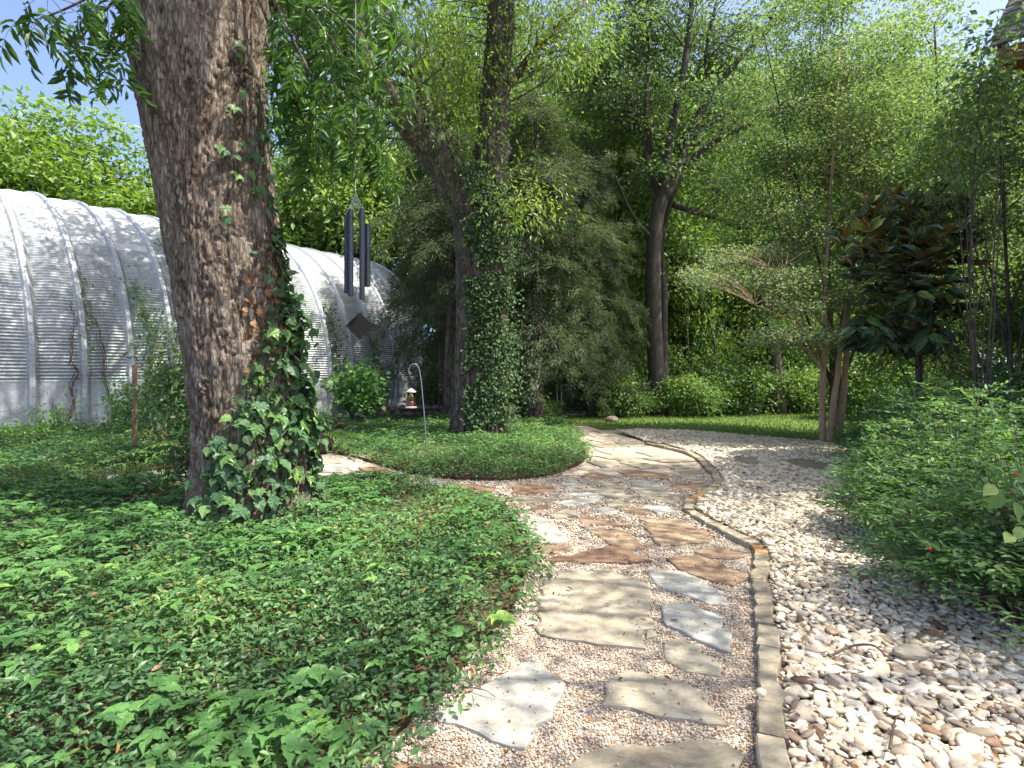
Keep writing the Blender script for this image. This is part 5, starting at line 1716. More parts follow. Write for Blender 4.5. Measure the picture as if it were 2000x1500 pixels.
for kind, px_, Y_, r, H, lab in (
    (0, 1205, 20.4, 1.0, 1.9, 'green hedge shrub just right of the wire gate'),
    (2, 1240, 21.2, 0.9, 1.35, 'dark hedge shrub left of the straight trunk'),
    (1, 1340, 21.0, 1.2, 1.9, 'bright hedge shrub right of the straight trunk'),
    (0, 1398, 21.4, 1.0, 1.25, 'hedge shrub second to the right of the straight trunk'),
    (2, 1450, 22.0, 1.4, 2.3, 'dark shrub in front of the crooked tree'),
    (2, 1042, 19.6, 0.8, 0.9, 'low dark shrub left of the wire gate'),
    (0, 1015, 18.6, 0.9, 1.3, 'low shrub right behind the ivy covered trunk'),
    (1, 1560, 23.0, 1.6, 2.2, 'leafy shrub behind the tan trunks'),
    (0, 1680, 19.5, 1.6, 2.4, 'leafy shrub right of the tan trunks'),
    (2, 960, 21, 1.6, 2.6, 'dark shrub behind the forked tree'),
    (0, 880, 22.5, 1.6, 2.2, 'dark shrub behind the black picket fence')):
    shrub(kind, (px_ - 1000) / F * Y_, Y_, r, H, lab)
for _ in range(34):
    Y_ = rng.uniform(24, 36); x_ = rng.uniform(-0.13, 0.85) * Y_
    shrub(int(rng.integers(3)), x_, Y_, rng.uniform(1.2, 2.6), rng.uniform(1.6, 4.2), 'undergrowth shrub among the trunks of the wood', 'undergrowth shrubs in the wood')
for k in range(16):
    Y_ = rng.uniform(24.5, 30); px_ = 1000 + 680 * (k + rng.uniform()) / 16
    shrub(int(rng.integers(3)), (px_ - 1000) / F * Y_, Y_, rng.uniform(1.2, 2.0), rng.uniform(3.0, 6.0), 'undergrowth shrub among the trunks of the wood', 'undergrowth shrubs in the wood')
# slim saplings with visible stems
for k in range(16):
    Y_ = rng.uniform(23.5, 30); px_ = rng.uniform(1000, 1620)
    x_ = (px_ - 1000) / F * Y_
    t = thing('sapling', 'slim bare-stemmed sapling in the wood behind the fence', 'tree', (x_, Y_, 0), 'slim saplings in the wood')
    wb = MB(); h_ = rng.uniform(5, 8)
    wood_branch(wb, [(x_, Y_, -0.1), (x_ + rng.normal() * 0.2, Y_, h_ * 0.4), (x_ + rng.normal() * 0.6, Y_ + rng.normal() * 0.3, h_)], rng.uniform(0.05, 0.10), 0.025, 6, 14, 0.15)
    obj('trunk', wb, M['bark_grey'], t, smooth=True)
# far-off wood that closes the view
lb = MB()
N = 1050
ang = rng.uniform(-0.65, 1.35, N); ang = np.arctan(ang)
rr_ = rng.uniform(56, 72, N)
C = np.stack([np.sin(ang) * rr_, np.cos(ang) * rr_, rng.uniform(0, 1, N) ** 0.8 * 30], 1)
pxx, pyy, dd = proj(C)
C = C[((pxx > 860) & (pxx < 1850)) | (pyy > 480)]
clumps(lb, C, 46, 1.5, LEAF2, 0.75, 0.5, (0.5, 0.15, 0.18), 0.3, 0.7)
tag(obj('woodland', lb, M['leaf_wood'], kind='stuff'), 'far green wood closing the view behind the trees')

# ------------------------------------------------------------------ ground cover
def spill(x, y, ed, poly, reach):
    """plants near the rim grow out over it"""
    P = np.asarray(poly, float)
    c = P.mean(0)
    e = 0.03
    gx = edge_dist(x + e, y, poly) - edge_dist(x - e, y, poly)
    gy = edge_dist(x, y + e, poly) - edge_dist(x, y - e, poly)
    g = np.hypot(gx, gy) + 1e-6
    k = np.clip(1 - ed / 0.22, 0, 1) * reach * rng.uniform(0.0, 1.6, len(x))
    return x - gx / g * k, y - gy / g * k

def cover(name, label, poly, zones, hmax, hedge, holes=()):
    lb = MB()
    for y0, y1, dens, size, asp, tm, mix in zones:
        sp = 1 / math.sqrt(dens) * 1.07
        x, y = grid_in(poly, sp, 0.7, y0, y1, 0.5)
        ed = edge_dist(x, y, poly)
        for hx, hy, hr in holes:
            k = np.hypot(x - hx, y - hy) > hr
            x, y, ed = x[k], y[k], ed[k]
        hn = np.clip(1.5 * noise2(x, y, 1.7, 11) + 0.5 * noise2(x, y, 5.0, 12) - 0.55, 0.02, 1.3)
        bare = noise2(x, y, 0.9, 31)
        k = rng.uniform(size=len(x)) < np.clip(0.45 + (bare - 0.30) * 3.0, 0.35, 1)
        x, y, ed, hn = x[k], y[k], ed[k], hn[k]
        x, y = spill(x, y, ed, poly, 0.16)
        h = hmax * (0.55 + 0.45 * smooth01(ed / hedge)) * (0.40 + 1.15 * hn)
        n = len(x)
        z = h * (1 - 0.75 * rng.uniform(size=n) ** 2.0) + 0.01
        # leaves at the rim lean out over the edge
        ax = rng.normal(size=(n, 3)); ax[:, 2] = ax[:, 2] * 0.35 - 0.15
        nr = rng.normal(size=(n, 3)) * 0.42 + [0, 0, 1]
        s = size * rng.uniform(0.65, 1.35, n)
        tn = np.clip(0.30 + 0.75 * (noise2(x, y, 1.5, 77) - 0.4) + rng.normal(size=n) * 0.17 + (z / hmax) * 0.14, 0, 0.985)
        tn = np.where(rng.uniform(size=n) < 0.014, 1.0, tn)
        scatter(lb, tm[0], tm[1], np.column_stack([x, y, z]), frames(ax, nr), np.stack([s * asp, s, s], 1), tn)
    o = tag(obj(name, lb, M['leaf_cover'], kind='stuff'), label)
    return o
trunk_hole = [((515 - 1000) / F * D1, D1, 0.66)]
cover('ground_cover', 'low glossy ground cover filling the front bed', front_poly, [(0.9, 3.4, 3900, 0.042, 0.54, LEAF4, 0), (3.4, 5.0, 3300, 0.046, 0.54, LEAF2, 0), (5.0, 9.0, 2100, 0.054, 0.54, LEAF2, 0)], 0.17, 0.3, trunk_hole)
cover('ground_cover', 'low ground cover in the island bed under the forked tree', isl_poly, [(7.0, 14.5, 2000, 0.054, 0.52, LEAF2, 0), (14.5, 22, 500, 0.09, 0.55, LEAF2, 0)], 0.24, 0.35, [((930 - 1000) / F * D2, D2, 0.65)])
cover('ground_cover', 'sunlit ground cover between the side path and the metal hall', left_poly, [(4.0, 12.5, 1200, 0.064, 0.55, LEAF2, 0), (12.5, 24, 480, 0.10, 0.55, LEAF2, 0)], 0.24, 0.35)

def creeper_cover(poly, dens, y0, y1, label, hz=0.17, holes=()):
    lb = MB()
    x, y = grid_in(poly, 1 / math.sqrt(dens), 0.8, y0, y1, 0.5)
    for hx, hy, hr in holes:
        k = np.hypot(x - hx, y - hy) > hr
        x, y = x[k], y[k]
    k = rng.uniform(size=len(x)) < np.clip((noise2(x, y, 1.1, 51) - 0.36) * 4.5, 0.04, 1)
    x, y = x[k], y[k]
    n = len(x)
    hn = np.clip(1.5 * noise2(x, y, 1.7, 11) + 0.5 * noise2(x, y, 5.0, 12) - 0.55, 0.02, 1.3)
    z = hz * (0.55 + 1.1 * hn) * (0.7 + 0.3 * smooth01(edge_dist(x, y, poly) / 0.3)) + rng.uniform(0.0, 0.05, n)
    x, y = spill(x, y, edge_dist(x, y, poly), poly, 0.12)
    base = rng.uniform(0, 2 * PI, n)
    tint = np.clip(0.35 + rng.normal(size=n) * 0.25 + 0.5 * (noise2(x, y, 0.8, 90) - 0.45), 0, 1)
    s = rng.uniform(0.040, 0.075, n) + 0.055 * rng.uniform(size=n) ** 4
    nr0 = rng.normal(size=(n, 3)) * 0.25 + [0, 0, 1]
    tv = LOBED[0] * np.array([0.62, 1, 1])
    tv[:, 2] -= 0.12 * tv[:, 1] ** 2
    for da, k_ in ((0, 1.0), (1.25, 0.85), (-1.25, 0.85), (2.2, 0.6), (-2.2, 0.6)):
        a = base + da + rng.normal(size=n) * 0.12
        ax = np.stack([np.cos(a), np.sin(a), rng.normal(size=n) * 0.12], 1)
        m_ = np.ones(n, bool) if abs(da) < 2 else rng.uniform(size=n) < 0.3
        nr = nr0 + rng.normal(size=(n, 3)) * 0.12
        scatter(lb, tv, LOBED[1], np.column_stack([x, y, z])[m_], frames(ax, nr)[m_], (s * k_)[m_], tint[m_])
    tag(obj('creeper_cover', lb, M['leaf_creeper'], kind='stuff'), label)
creeper_cover(front_poly, 135, 1.2, 8.0, 'light green creeper leaves running over the front bed', 0.17, trunk_hole)
creeper_cover(isl_poly, 26, 7.5, 16, 'light creeper leaves over the island bed', 0.24)
creeper_cover(left_poly, 34, 7, 18, 'light weeds over the bed before the metal hall', 0.28)

# grass
lb = MB()
x, y = grid_in(lawn_poly, 0.084, 0.6, 10, 26)
n = len(x)
s = rng.uniform(0.055, 0.12, n)
scatter(lb, LEAF2[0], LEAF2[1], np.column_stack([x, y, np.zeros(n)]), frames(rng.normal(size=(n, 3)) * 0.5 + [0, 0, 0.8], rng.normal(size=(n, 3)) + [0, -0.5, 0.2]), np.stack([s * 0.22, s, s], 1), rng.beta(2, 2, n))
tag(obj('grass', lb, M['grass'], kind='stuff'), 'short sunlit lawn grass beyond the river rock')
# strappy grass tufts at the left end of the side path, leaf litter
lb = MB()
for _ in range(16):
    g = G(rng.uniform(90, 330), rng.uniform(925, 975))
    n = 40
    sc_ = rng.uniform(0.14, 0.26, n)
    scatter(lb, LEAF2[0], LEAF2[1], np.column_stack([g[0] + rng.normal(size=n) * 0.05, g[1] + rng.normal(size=n) * 0.05, np.zeros(n)]), frames(rng.normal(size=(n, 3)) * 0.45 + [0, 0, 0.9], rng.normal(size=(n, 3))), np.stack([sc_ * 0.05, sc_, sc_], 1), rng.beta(3, 2, n))
tag(obj('grass', lb, M['grass'], kind='stuff'), 'tufts of strappy grass at the left end of the side path')
lb = MB()
P = []
for poly, sp, y0, y1, zz, pr in ((rock_poly, 0.16, 1.8, 12, 0.055, 0.30), (path_poly, 0.2, 2, 13, 0.035, 0.16), (front_poly, 0.12, 2, 8, 0.03, 0.5), (left_poly, 0.2, 8, 20, 0.05, 0.5)):
    x, y = grid_in(poly, sp, 0.9, y0, y1)
    k = rng.uniform(size=len(x)) < pr * np.clip(noise2(x, y, 0.8, 61) * 3 - 0.7, 0, 2)
    P.append(np.column_stack([x[k], y[k], np.full(k.sum(), zz) + rng.uniform(0, 0.01, k.sum())]))
# brown strip of debris under the shrubs and below the bed edge
for _ in range(420):
    q = rng.uniform()
    a = np.array([2.95, 3.0]) * (1 - q) + np.array([4.3, 7.2]) * q
    P.append(np.array([[a[0] + rng.normal() * 0.25, a[1] + rng.normal() * 0.2, rng.uniform(0.03, 0.07)]]))
P = np.vstack(P); n = len(P)
s = rng.uniform(0.022, 0.055, n)
scatter(lb, LEAF4[0], LEAF4[1], P, frames(rand_dir(n, 0.25), rng.normal(size=(n, 3)) * 0.4 + [0, 0, 1]), np.stack([s * 0.5, s, s], 1), rng.beta(1.5, 1.5, n))
tag(obj('leaf_litter', lb, M['litter'], kind='stuff'), 'dry brown leaves scattered over stones and beds')
# twigs lying about
def twig(label, pts, r, z=0.06):
    b = MB()
    P = spline([(*G(*p), z + (0.02 if 0 < k < len(pts) - 1 else 0)) for k, p in enumerate(pts)], 14)
    tube(b, P, np.linspace(r, r * 0.4, 14), 5, 1, 0.2)
    tag(obj('twig', b, M['twig'], origin=tuple(P[0])), label, 'twig')
twig('bent grey twig lying on river stones left of the big cream rock', [(1620, 1305), (1660, 1292), (1705, 1290), (1735, 1315), (1770, 1325)], 0.008)
twig('short upright twig at the bottom of the river stones', [(1738, 1498), (1748, 1450), (1762, 1425)], 0.006, 0.07)
twig('thin twig lying on the pale slab at lower left of the path', [(905, 1355), (945, 1370), (968, 1376)], 0.004, 0.034)
twig('curved dark twig on the pale slab at lower left of the path', [(938, 1358), (950, 1338), (985, 1330)], 0.004, 0.036)
twig('long thin twig lying on the front ground cover', [(808, 1052), (850, 1044), (885, 1040)], 0.006, 0.2)
twig('pale twig on the ground cover at the left edge', [(5, 1062), (40, 1068), (72, 1060)], 0.007, 0.18)
twig('thin pale twig beside the foot of the big trunk', [(408, 1000), (430, 1030), (446, 1062)], 0.006, 0.15)

# ------------------------------------------------------------------ metal edging strips
def edging(label, pts, h=0.07):
    P = spline([(*G(*p), 0) for p in pts], 60)
    b = MB()
    T = unit(np.gradient(P, axis=0)); Nn = np.stack([-T[:, 1], T[:, 0], T[:, 2] * 0], 1) * 0.004
    hh = h + 0.01 * np.sin(np.arange(60) * 0.7)[:, None] * [0, 0, 1] * 1.0
    up = np.zeros((60, 3)); up[:, 2] = h
    V = np.vstack([P + Nn - [0, 0, 0.03], P + Nn + up, P - Nn + up, P - Nn - [0, 0, 0.03]])
    i = np.arange(59)
    b.add(V, np.vstack([np.stack([i + k * 60, i + 1 + k * 60, i + 1 + (k + 1) * 60, i + (k + 1) * 60], 1) for k in range(3)]))
    tag(obj('metal_edging', b, M['rust'], origin=(P[30][0], P[30][1], 0)), label, 'edging')
edging('rusty steel edging strip round the front of the island bed', ISL_FRONT[1:], 0.055)
edging('rusty steel edging strip along the right side of the front bed', [(980, 1002), (1026, 1042), (1034, 1092), (1000, 1190), (930, 1272), (880, 1332), (760, 1452)], 0.04)

# ------------------------------------------------------------------ vines and plants by the hall
def hall_pt(t, th):
    return np.array([*(Q0 + QA * t + QN * (R_Q - (R_Q + 0.2) * math.cos(th))), ZC + (R_Q + 0.2) * math.sin(th)]) if th > 0 else np.array([*(Q0 + QA * t - QN * 0.2), ZC + th * R_Q])
def hall_vine(label, t0, th_max, dens, drift=0.15, m='leaf_creeper', leafy=(0.0, 1.0), seed=0):
    t = thing('vine', label, 'vine', (*QB(t0, 0.25), 0), 'vines on the metal hall')
    wb, lb = MB(), MB()
    path_ = []
    for k, th in enumerate(np.linspace(-ZC / R_Q, th_max, 16)):
        path_.append(hall_pt(t0 + drift * k / 15 + rng.normal() * 0.05, th))
    P = spline(path_, 50)
    for q in range(3):
        tube(wb, P + rng.normal(size=3) * 0.03 + rng.normal(size=(50, 3)) * 0.012, np.linspace(0.02, 0.006, 50), 4, 1, 0, False)
    lo, hi = int(leafy[0] * 49), int(leafy[1] * 49)
    n = dens
    i = rng.integers(lo, max(hi, lo + 1), n)
    nn = np.array([0.8, -0.6, 0])
    L = P[i] + rng.normal(size=(n, 3)) * 0.14 + nn * np.abs(rng.normal(size=(n, 1))) * 0.12
    s = rng.uniform(0.06, 0.13, n)
    scatter(lb, LEAF4[0], LEAF4[1], L, frames(rng.normal(size=(n, 3)) * 0.5 + nn * 0.5 + [0, 0, -0.5], rng.normal(size=(n, 3)) * 0.4 + nn + [0, 0, 0.6]), np.stack([s * 0.75, s, s], 1), rng.beta(1.6, 2, n))
    obj('stems', wb, M['twig'], t)
    obj('leaves', lb, M[m], t, kind='stuff')
hall_vine('bare brown vine stems on the hall wall at far left', 0.85, 0.35, 12)
hall_vine('thin brown vine with few leaves on the second rib from the left', 1.85, 0.55, 60, -0.7)
hall_vine('leafy green vine climbing the hall wall left of the leaning trunk', 3.1, 0.52, 420, -0.6)
hall_vine('dark leafy vine climbing higher on the hall beside the leaning trunk', 4.3, 0.85, 420, -0.5)
hall_vine('ivy strip near the far end of the hall', 9.3, 0.5, 420, -0.2, 'leaf_ivy')
hall_vine('dark ivy strip on the last ribs of the hall', 11.0, 0.42, 380, -0.1, 'leaf_ivy')

def bush_plant(name, label, base, H, r, ncl, nl, size, m, tints, sig=0.12, asp=0.6, tm=LEAF4, z0=0.2, group=None, stem=M['twig']):
    t = thing(name, label, 'shrub', (base[0], base[1], 0), group)
    wb, lb = MB(), MB()
    sk = [wood_branch(wb, [(base[0], base[1], 0), (base[0] + rng.normal() * r * 0.25, base[1] + rng.normal() * r * 0.25, H * 0.5), (base[0] + rng.normal() * r * 0.4, base[1] + rng.normal() * r * 0.4, H)], 0.014, 0.004, 5, 12) for _ in range(3)]
    C = ell(ncl, (base[0], base[1], (H + z0) / 2), (r, r, (H - z0) / 2), 0.5)
    twigs(wb, C, sk, 0.006, 3, 1.0)
    clumps(lb, C, nl, sig, tm, size, asp, tints, 0.25, 0.8)
    obj('stems', wb, stem, t); obj('foliage', lb, M[m], t)
    return t
bush_plant('holly_sapling', 'young evergreen with dark upright stems left of the leaning trunk', G(322, 905), 2.65, 0.42, 60, 22, 0.10, 'leaf_holly', (0.42, 0.15, 0.2), 0.14, 0.5, LEAF4, 0.3)
bush_plant('holly_sapling', 'bright green leafy plant right beside the leaning trunk', G(362, 900), 2.2, 0.35, 44, 22, 0.11, 'leaf_creeper', (0.4, 0.2, 0.2), 0.15, 0.55)
bush_plant('shrub', 'grape-leaved shrub in front of the far hall ribs', (G(735, 822)[0], 16.8), 2.0, 0.62, 60, 22, 0.15, 'leaf_creeper', (0.45, 0.2, 0.2), 0.18, 0.85, LOBED)
bush_plant('shrub', 'pale small-leaved plant by the foot of the hall at left', G(110, 865), 0.95, 0.4, 26, 14, 0.09, 'leaf_creeper', (0.75, 0.12, 0.15), 0.13, 0.5)
bush_plant('shrub', 'small weed growing at the left edge before the hall', G(12, 878), 0.5, 0.45, 20, 16, 0.09, 'leaf_creeper', (0.7, 0.12, 0.15), 0.13, 0.5)
bush_plant('shrub', 'sunlit bush against the hall behind the brown stake', G(262, 862), 1.6, 0.55, 50, 22, 0.10, 'leaf_creeper', (0.6, 0.2, 0.2), 0.16, 0.55)
bush_plant('shrub', 'dark leafy plant at the foot of the leaning trunk by the left pot', G(372, 985), 0.85, 0.22, 30, 20, 0.06, 'leaf_ivy', (0.35, 0.2, 0.2), 0.1, 0.55)

# planter pots
def lathe(b, prof, c, n=28):
    th = np.arange(n) * 2 * PI / n
    V = np.array([[c[0] + r * math.cos(t), c[1] + r * math.sin(t), c[2] + z] for r, z in prof for t in th])
    i, j = np.meshgrid(np.arange(len(prof) - 1), np.arange(n), indexing='ij')
    j2 = (j + 1) % n
    b.add(V, np.stack([i * n + j, i * n + j2, (i + 1) * n + j2, (i + 1) * n + j], -1).reshape(-1, 4))
POT = [(0.02, 0.0), (0.09, 0.005), (0.15, 0.05), (0.19, 0.13), (0.20, 0.22), (0.185, 0.30), (0.165, 0.34), (0.18, 0.36), (0.17, 0.37), (0.15, 0.35), (0.15, 0.30), (0.0, 0.29)]
def pot(label, px_, py_, fern_label, sunny):
    g = G(px_, py_)
    t = thing('planter_pot', label, 'pot', (*g, 0))
    b = MB(); lathe(b, POT, (*g, 0.01)); obj('bowl', b, M['pot'], t, smooth=True)
    b = MB(); lathe(b, [(0.0, 0), (0.148, 0), (0.0, 0.004)], (*g, 0.315)); obj('potting_soil', b, M['soil'], t)
    f = thing('fern', fern_label, 'plant', (*g, 0.32))
    for k in range(13):
        a = k * 2.4 + rng.uniform(0, 0.5)
        d = np.array([math.cos(a), math.sin(a), rng.uniform(0.3, 1.1)])
        frond_at(FERN[k % 3], np.array([*g, 0.32]), d, rng.uniform(0.9, 1.35), f, 0)
fern_m = leaf_mat('fern_leaf', [(0, (0.06, 0.14, 0.03)), (1, (0.16, 0.27, 0.06))], 0.5, 0.3, 0.4, True)
FERN = [frond_mesh('frond', 90 + k, fern_m, 0.50, 25, 0.085, 0.28, 0.75) for k in range(3)]
pot('dark round planter pot right of the leaning trunk', 632, 886, 'fern with arching pale fronds in the pot right of the leaning trunk', True)
pot('dark round planter pot left of the leaning trunk', 358, 916, 'fern in the pot left of the leaning trunk', False)

# stake and lattice
g = G(263, 893)
b = MB(); box(b, (g[0] - 0.03, g[1] - 0.03, -0.1), (g[0] + 0.03, g[1] + 0.03, 1.72)); tag(obj('wooden_stake', b, M['stake'], origin=(*g, 0)), 'thin brown wooden stake standing in the bed before the hall', 'stake')
a, c = np.array(G(272, 885)), np.array(G(335, 880))
lat = thing('lattice_panel', 'low dark diamond lattice panel beside the brown stake', 'lattice', (*a, 0))
u = unit(c - a); L = np.linalg.norm(c - a); Hh = 0.45
for s in (1, -1):
    for k in range(-6, 12):
        p0 = k * 0.11; seg = []
        for z_ in (0.03, Hh):
            seg.append((p0 + s * z_, z_))
        pts = [q for q in seg]
        if pts[0][0] < -0.02 and pts[1][0] < -0.02 or pts[0][0] > L and pts[1][0] > L:
            continue
        (x0, z0), (x1, z1) = pts
        t0, t1 = 0.0, 1.0
        f = lambda t: x0 + (x1 - x0) * t
        ts = [t for t in np.linspace(0, 1, 21) if 0 <= f(t) <= L]
        if len(ts) < 3: continue
        q0, q1 = ts[0], ts[-1]
        b = MB()
        nrm = np.array([-u[1], u[0], 0]) * (0.008 * s)
        tube(b, [np.array([*(a + u * f(q)), z0 + (z1 - z0) * q]) + nrm for q in (q0, q1)], 0.011, 4, 0.5)
        obj('slat', b, M['lattice'], lat)

# concrete pad, low stone wall, picket fence
b = MB(); pw = [G(655, 814), G(725, 814), G(735, 804), G(660, 802)]
prism(b, pw[::-1] if False else pw, 0.0, 0.10, 0.01); tag(obj('concrete_pad', b, M['concrete'], origin=(*pw[0], 0)), 'small pinkish concrete pad at the foot of the hall', 'slab')
wa, wc = np.array(G(742, 822)), np.array([-1.75, 19.2])
wall = thing('stone_wall', 'low dark dry stone wall behind the bird feeder', 'wall', (*wa, 0))
u = unit(wc - wa); L = np.linalg.norm(wc - wa); v = np.array([-u[1], u[0]])
sm = []
for s in range(5):
    V, Fc = pebble_shape(100 + s, ICO1, 0.3)
    b = MB(); b.add(V * np.array([1, 1, 1]), Fc); sm.append(make_mesh('wall_stone', b, M['wallstone']))
for row in range(3):
    x0 = 0.0
    while x0 < L:
        w = rng.uniform(0.22, 0.5)
        p = wa + u * (x0 + w / 2)
        Mx = Matrix.Translation((p[0] - wa[0], p[1] - wa[1], 0.09 + row * 0.17)) @ Matrix.Rotation(math.atan2(u[1], u[0]), 4, 'Z') @ Matrix.Diagonal((w * 0.58, 0.2, 0.115, 1))
        link_mesh('wall_stone', sm[int(rng.integers(5))], wall, Mx)
        x0 += w
fa, fc = np.array([-3.35, 21.5]), np.array([-1.0, 21.0])
fence = thing('picket_fence', 'black metal picket fence behind the low stone wall', 'fence', (*fa, 0))
u = unit(fc - fa); L = np.linalg.norm(fc - fa)
for k in range(int(L / 0.11) + 1):
    p = fa + u * k * 0.11
    b = MB(); box(b, (p[0] - 0.009, p[1] - 0.009, 0.02), (p[0] + 0.009, p[1] + 0.009, 1.55)); obj('picket', b, M['iron'], fence)
for z_ in (0.15, 1.15, 1.45):
    b = MB(); tube(b, [(*fa, z_), (*fc, z_)], 0.02, 4); obj('rail', b, M['iron'], fence)

# wire gate and fence
def mesh_wires(b, p0, p1, z0, z1, pitch=0.13):
    L = np.linalg.norm(p1 - p0); u = (p1 - p0) / L; Hh = z1 - z0
    for s in (1, -1):
        for k in np.arange(-Hh, L + Hh, pitch):
            ts = [t for t in np.linspace(0, 1, 25) if 0 <= k + s * t * Hh <= L]
            if len(ts) < 2: continue
            tube(b, [np.array([*(p0 + u * (k + s * t * Hh)), z0 + t * Hh]) for t in (ts[0], ts[-1])], 0.004, 3, 0.5, 0, False)
gy = 20.9
gx0, gx1 = (1092 - 1000) / F * gy, (1146 - 1000) / F * gy
gate = thing('wire_gate', 'small galvanised wire mesh gate at the far end of the island bed', 'gate', (gx0, gy, 0))
for x_ in (gx0 + 0.08, gx1):
    b = MB(); tube(b, [(x_, gy, 0.08), (x_, gy, 1.18)], 0.024, 8); obj('gate_stile', b, M['chainlink'], gate, smooth=True)
for z_ in (0.08, 1.18):
    b = MB(); tube(b, [(gx0 + 0.08, gy, z_), (gx1, gy, z_)], 0.022, 8); obj('gate_rail', b, M['chainlink'], gate, smooth=True)
b = MB(); mesh_wires(b, np.array([gx0 + 0.08, gy]), np.array([gx1, gy]), 0.08, 1.18); obj('wire_mesh', b, M['chainlink'], gate)
wf = thing('wire_fence', 'galvanised wire mesh fence half hidden in shrubs along the wood', 'fence', (gx1 + 0.12, gy, 0))
p0, p1 = np.array([gx1 + 0.12, gy]), np.array([13.5, 23.5])
u = unit(p1 - p0); L = np.linalg.norm(p1 - p0)
for k in range(6):
    p = p0 + u * L * k / 5
    b = MB(); tube(b, [(*p, -0.1), (*p, 1.28)], 0.03, 8); obj('fence_post', b, M['chainlink'], wf, smooth=True)
b = MB(); tube(b, [(*p0, 1.22), (*p1, 1.22)], 0.02, 6); obj('top_rail', b, M['chainlink'], wf, smooth=True)
b = MB(); mesh_wires(b, p0, p1, 0.05, 1.2, 0.16); obj('wire_mesh', b, M['chainlink'], wf)
b = MB(); tube(b, [(gx0 - 0.08, gy, -0.1), (gx0 - 0.08, gy, 1.36)], 0.034, 8); tag(obj('gate_post', b, M['chainlink'], origin=(gx0 - 0.08, gy, 0), smooth=True), 'galvanised steel post at the left of the wire gate', 'post')

# shepherd's hook and feeder
Dh = G(835, 905)[1]
hk = [at(835, 905, Dh), at(830, 830, Dh), at(824, 760, Dh), at(820, 728, Dh), at(815, 714, Dh), at(807, 711, Dh), at(800, 717, Dh), at(798, 726, Dh), at(801, 731, Dh)]
hk[0][2] = -0.15
b = MB(); tube(b, spline(hk, 50), 0.011, 8); tag(obj('garden_hook', b, M['hook'], origin=(hk[0][0], hk[0][1], 0), smooth=True), 'tall blue grey shepherd hook stuck in the island bed', 'garden hook')
c = at(803, 797, Dh)
feeder = thing('bird_feeder', 'clear pinkish bird feeder hanging from the shepherd hook', 'bird feeder', tuple(c))
k_ = Dh / F
b = MB(); lathe(b, [(0.0, 0), (11 * k_, 0), (11.5 * k_, 2 * k_), (10 * k_, 3 * k_), (0, 3 * k_)], tuple(c)); obj('tray', b, M['feeder'], feeder, smooth=False)
b = MB(); lathe(b, [(7.5 * k_, 3 * k_), (7.5 * k_, 31 * k_), (7.0 * k_, 31 * k_), (7.0 * k_, 3 * k_)], tuple(c)); obj('seed_tube', b, M['clear'], feeder, smooth=True)
b = MB(); lathe(b, [(0, 3.2 * k_), (6.6 * k_, 3.2 * k_), (6.6 * k_, 12 * k_), (0, 13 * k_)], tuple(c)); obj('seed', b, M['seed'], feeder, smooth=False)
b = MB(); lathe(b, [(9.5 * k_, 30.5 * k_), (9.5 * k_, 32.5 * k_), (5 * k_, 36 * k_), (0.5 * k_, 39 * k_)], tuple(c)); obj('lid', b, M['feeder'], feeder, smooth=False)
for s in (-1, 1):
    b = MB(); tube(b, [c + np.array([s * 5 * k_, 0, 36 * k_]), at(801, 731, Dh)], 0.002, 4); obj('hanger_wire', b, M['iron'], feeder)

# wind chime
Dc = 5.5
kc = Dc / F
top = at(694, 378, Dc)
chime = thing('wind_chime', 'large wind chime of long dark tubes hanging right of the leaning trunk', 'wind chime', tuple(top))
b = MB(); tube(b, [at(695, -40, Dc + 0.05), at(694, 120, Dc), top], 0.0045, 5); obj('cord', b, M['cord'], chime)
TUB = [(677.5, 422, 572, 0.0), (685, 410, 578, -0.07), (707, 408, 585, -0.06), (718, 438, 560, 0.02), (680, 432, 555, 0.10), (708.5, 424, 560, 0.11)]
for x_, y0, y1, dz in TUB:
    b = MB()
    p0, p1 = at(x_, y0, Dc + dz), at(x_, y1, Dc + dz)
    r_ = 5.2 * kc
    n = 18
    th = np.arange(n) * 2 * PI / n
    rings = [(p0, r_ * 0.86), (p0, r_), (p1, r_), (p1, r_ * 0.86), (p1 + [0, 0, 0.1], r_ * 0.86)]
    V = np.array([[p[0] + r * math.cos(t), p[1] + r * math.sin(t), p[2]] for p, r in rings for t in th])
    i, j = np.meshgrid(np.arange(4), np.arange(n), indexing='ij'); j2 = (j + 1) % n
    b.add(V, [np.stack([i * n + j, i * n + j2, (i + 1) * n + j2, (i + 1) * n + j], -1).reshape(-1, 4), np.arange(n)[::-1][None]])
    obj('tube', b, M['chime'], chime, smooth=False)
    for s in (-1, 1):
        b = MB(); tube(b, [p0 + [s * r_ * 0.9, 0, -0.01], top], 0.0024, 3); obj('tube_cord', b, M['cord'], chime)
c = at(697, 499, Dc)
b = MB(); lathe(b, [(0, -0.012), (0.055, -0.012), (0.06, 0), (0.055, 0.012), (0, 0.012)], tuple(c)); obj('striker', b, M['dark_wood'], chime)
b = MB(); tube(b, [top, c, at(701, 612, Dc)], 0.0024, 3); obj('striker_cord', b, M['cord'], chime)
c = at(703, 637, Dc)
sail = None
for ang, w_, h_, nm in ((0.35, 27, 27, 'sail'),):
    b = MB()
    e = np.array([math.cos(ang), math.sin(ang), 0]) * w_ * kc; up = np.array([0, 0, h_ * kc]); nn = np.array([-math.sin(ang), math.cos(ang), 0]) * 0.007
    ring = [c + up, c + e, c - up, c - e]
    V = np.array([p - nn for p in ring] + [p + nn for p in ring])
    b.add(V, np.array([[0, 3, 2, 1], [4, 5, 6, 7], [0, 1, 5, 4], [1, 2, 6, 5], [2, 3, 7, 6], [3, 0, 4, 7]]))
    sail = obj(nm, b, M['dark_wood'], chime)

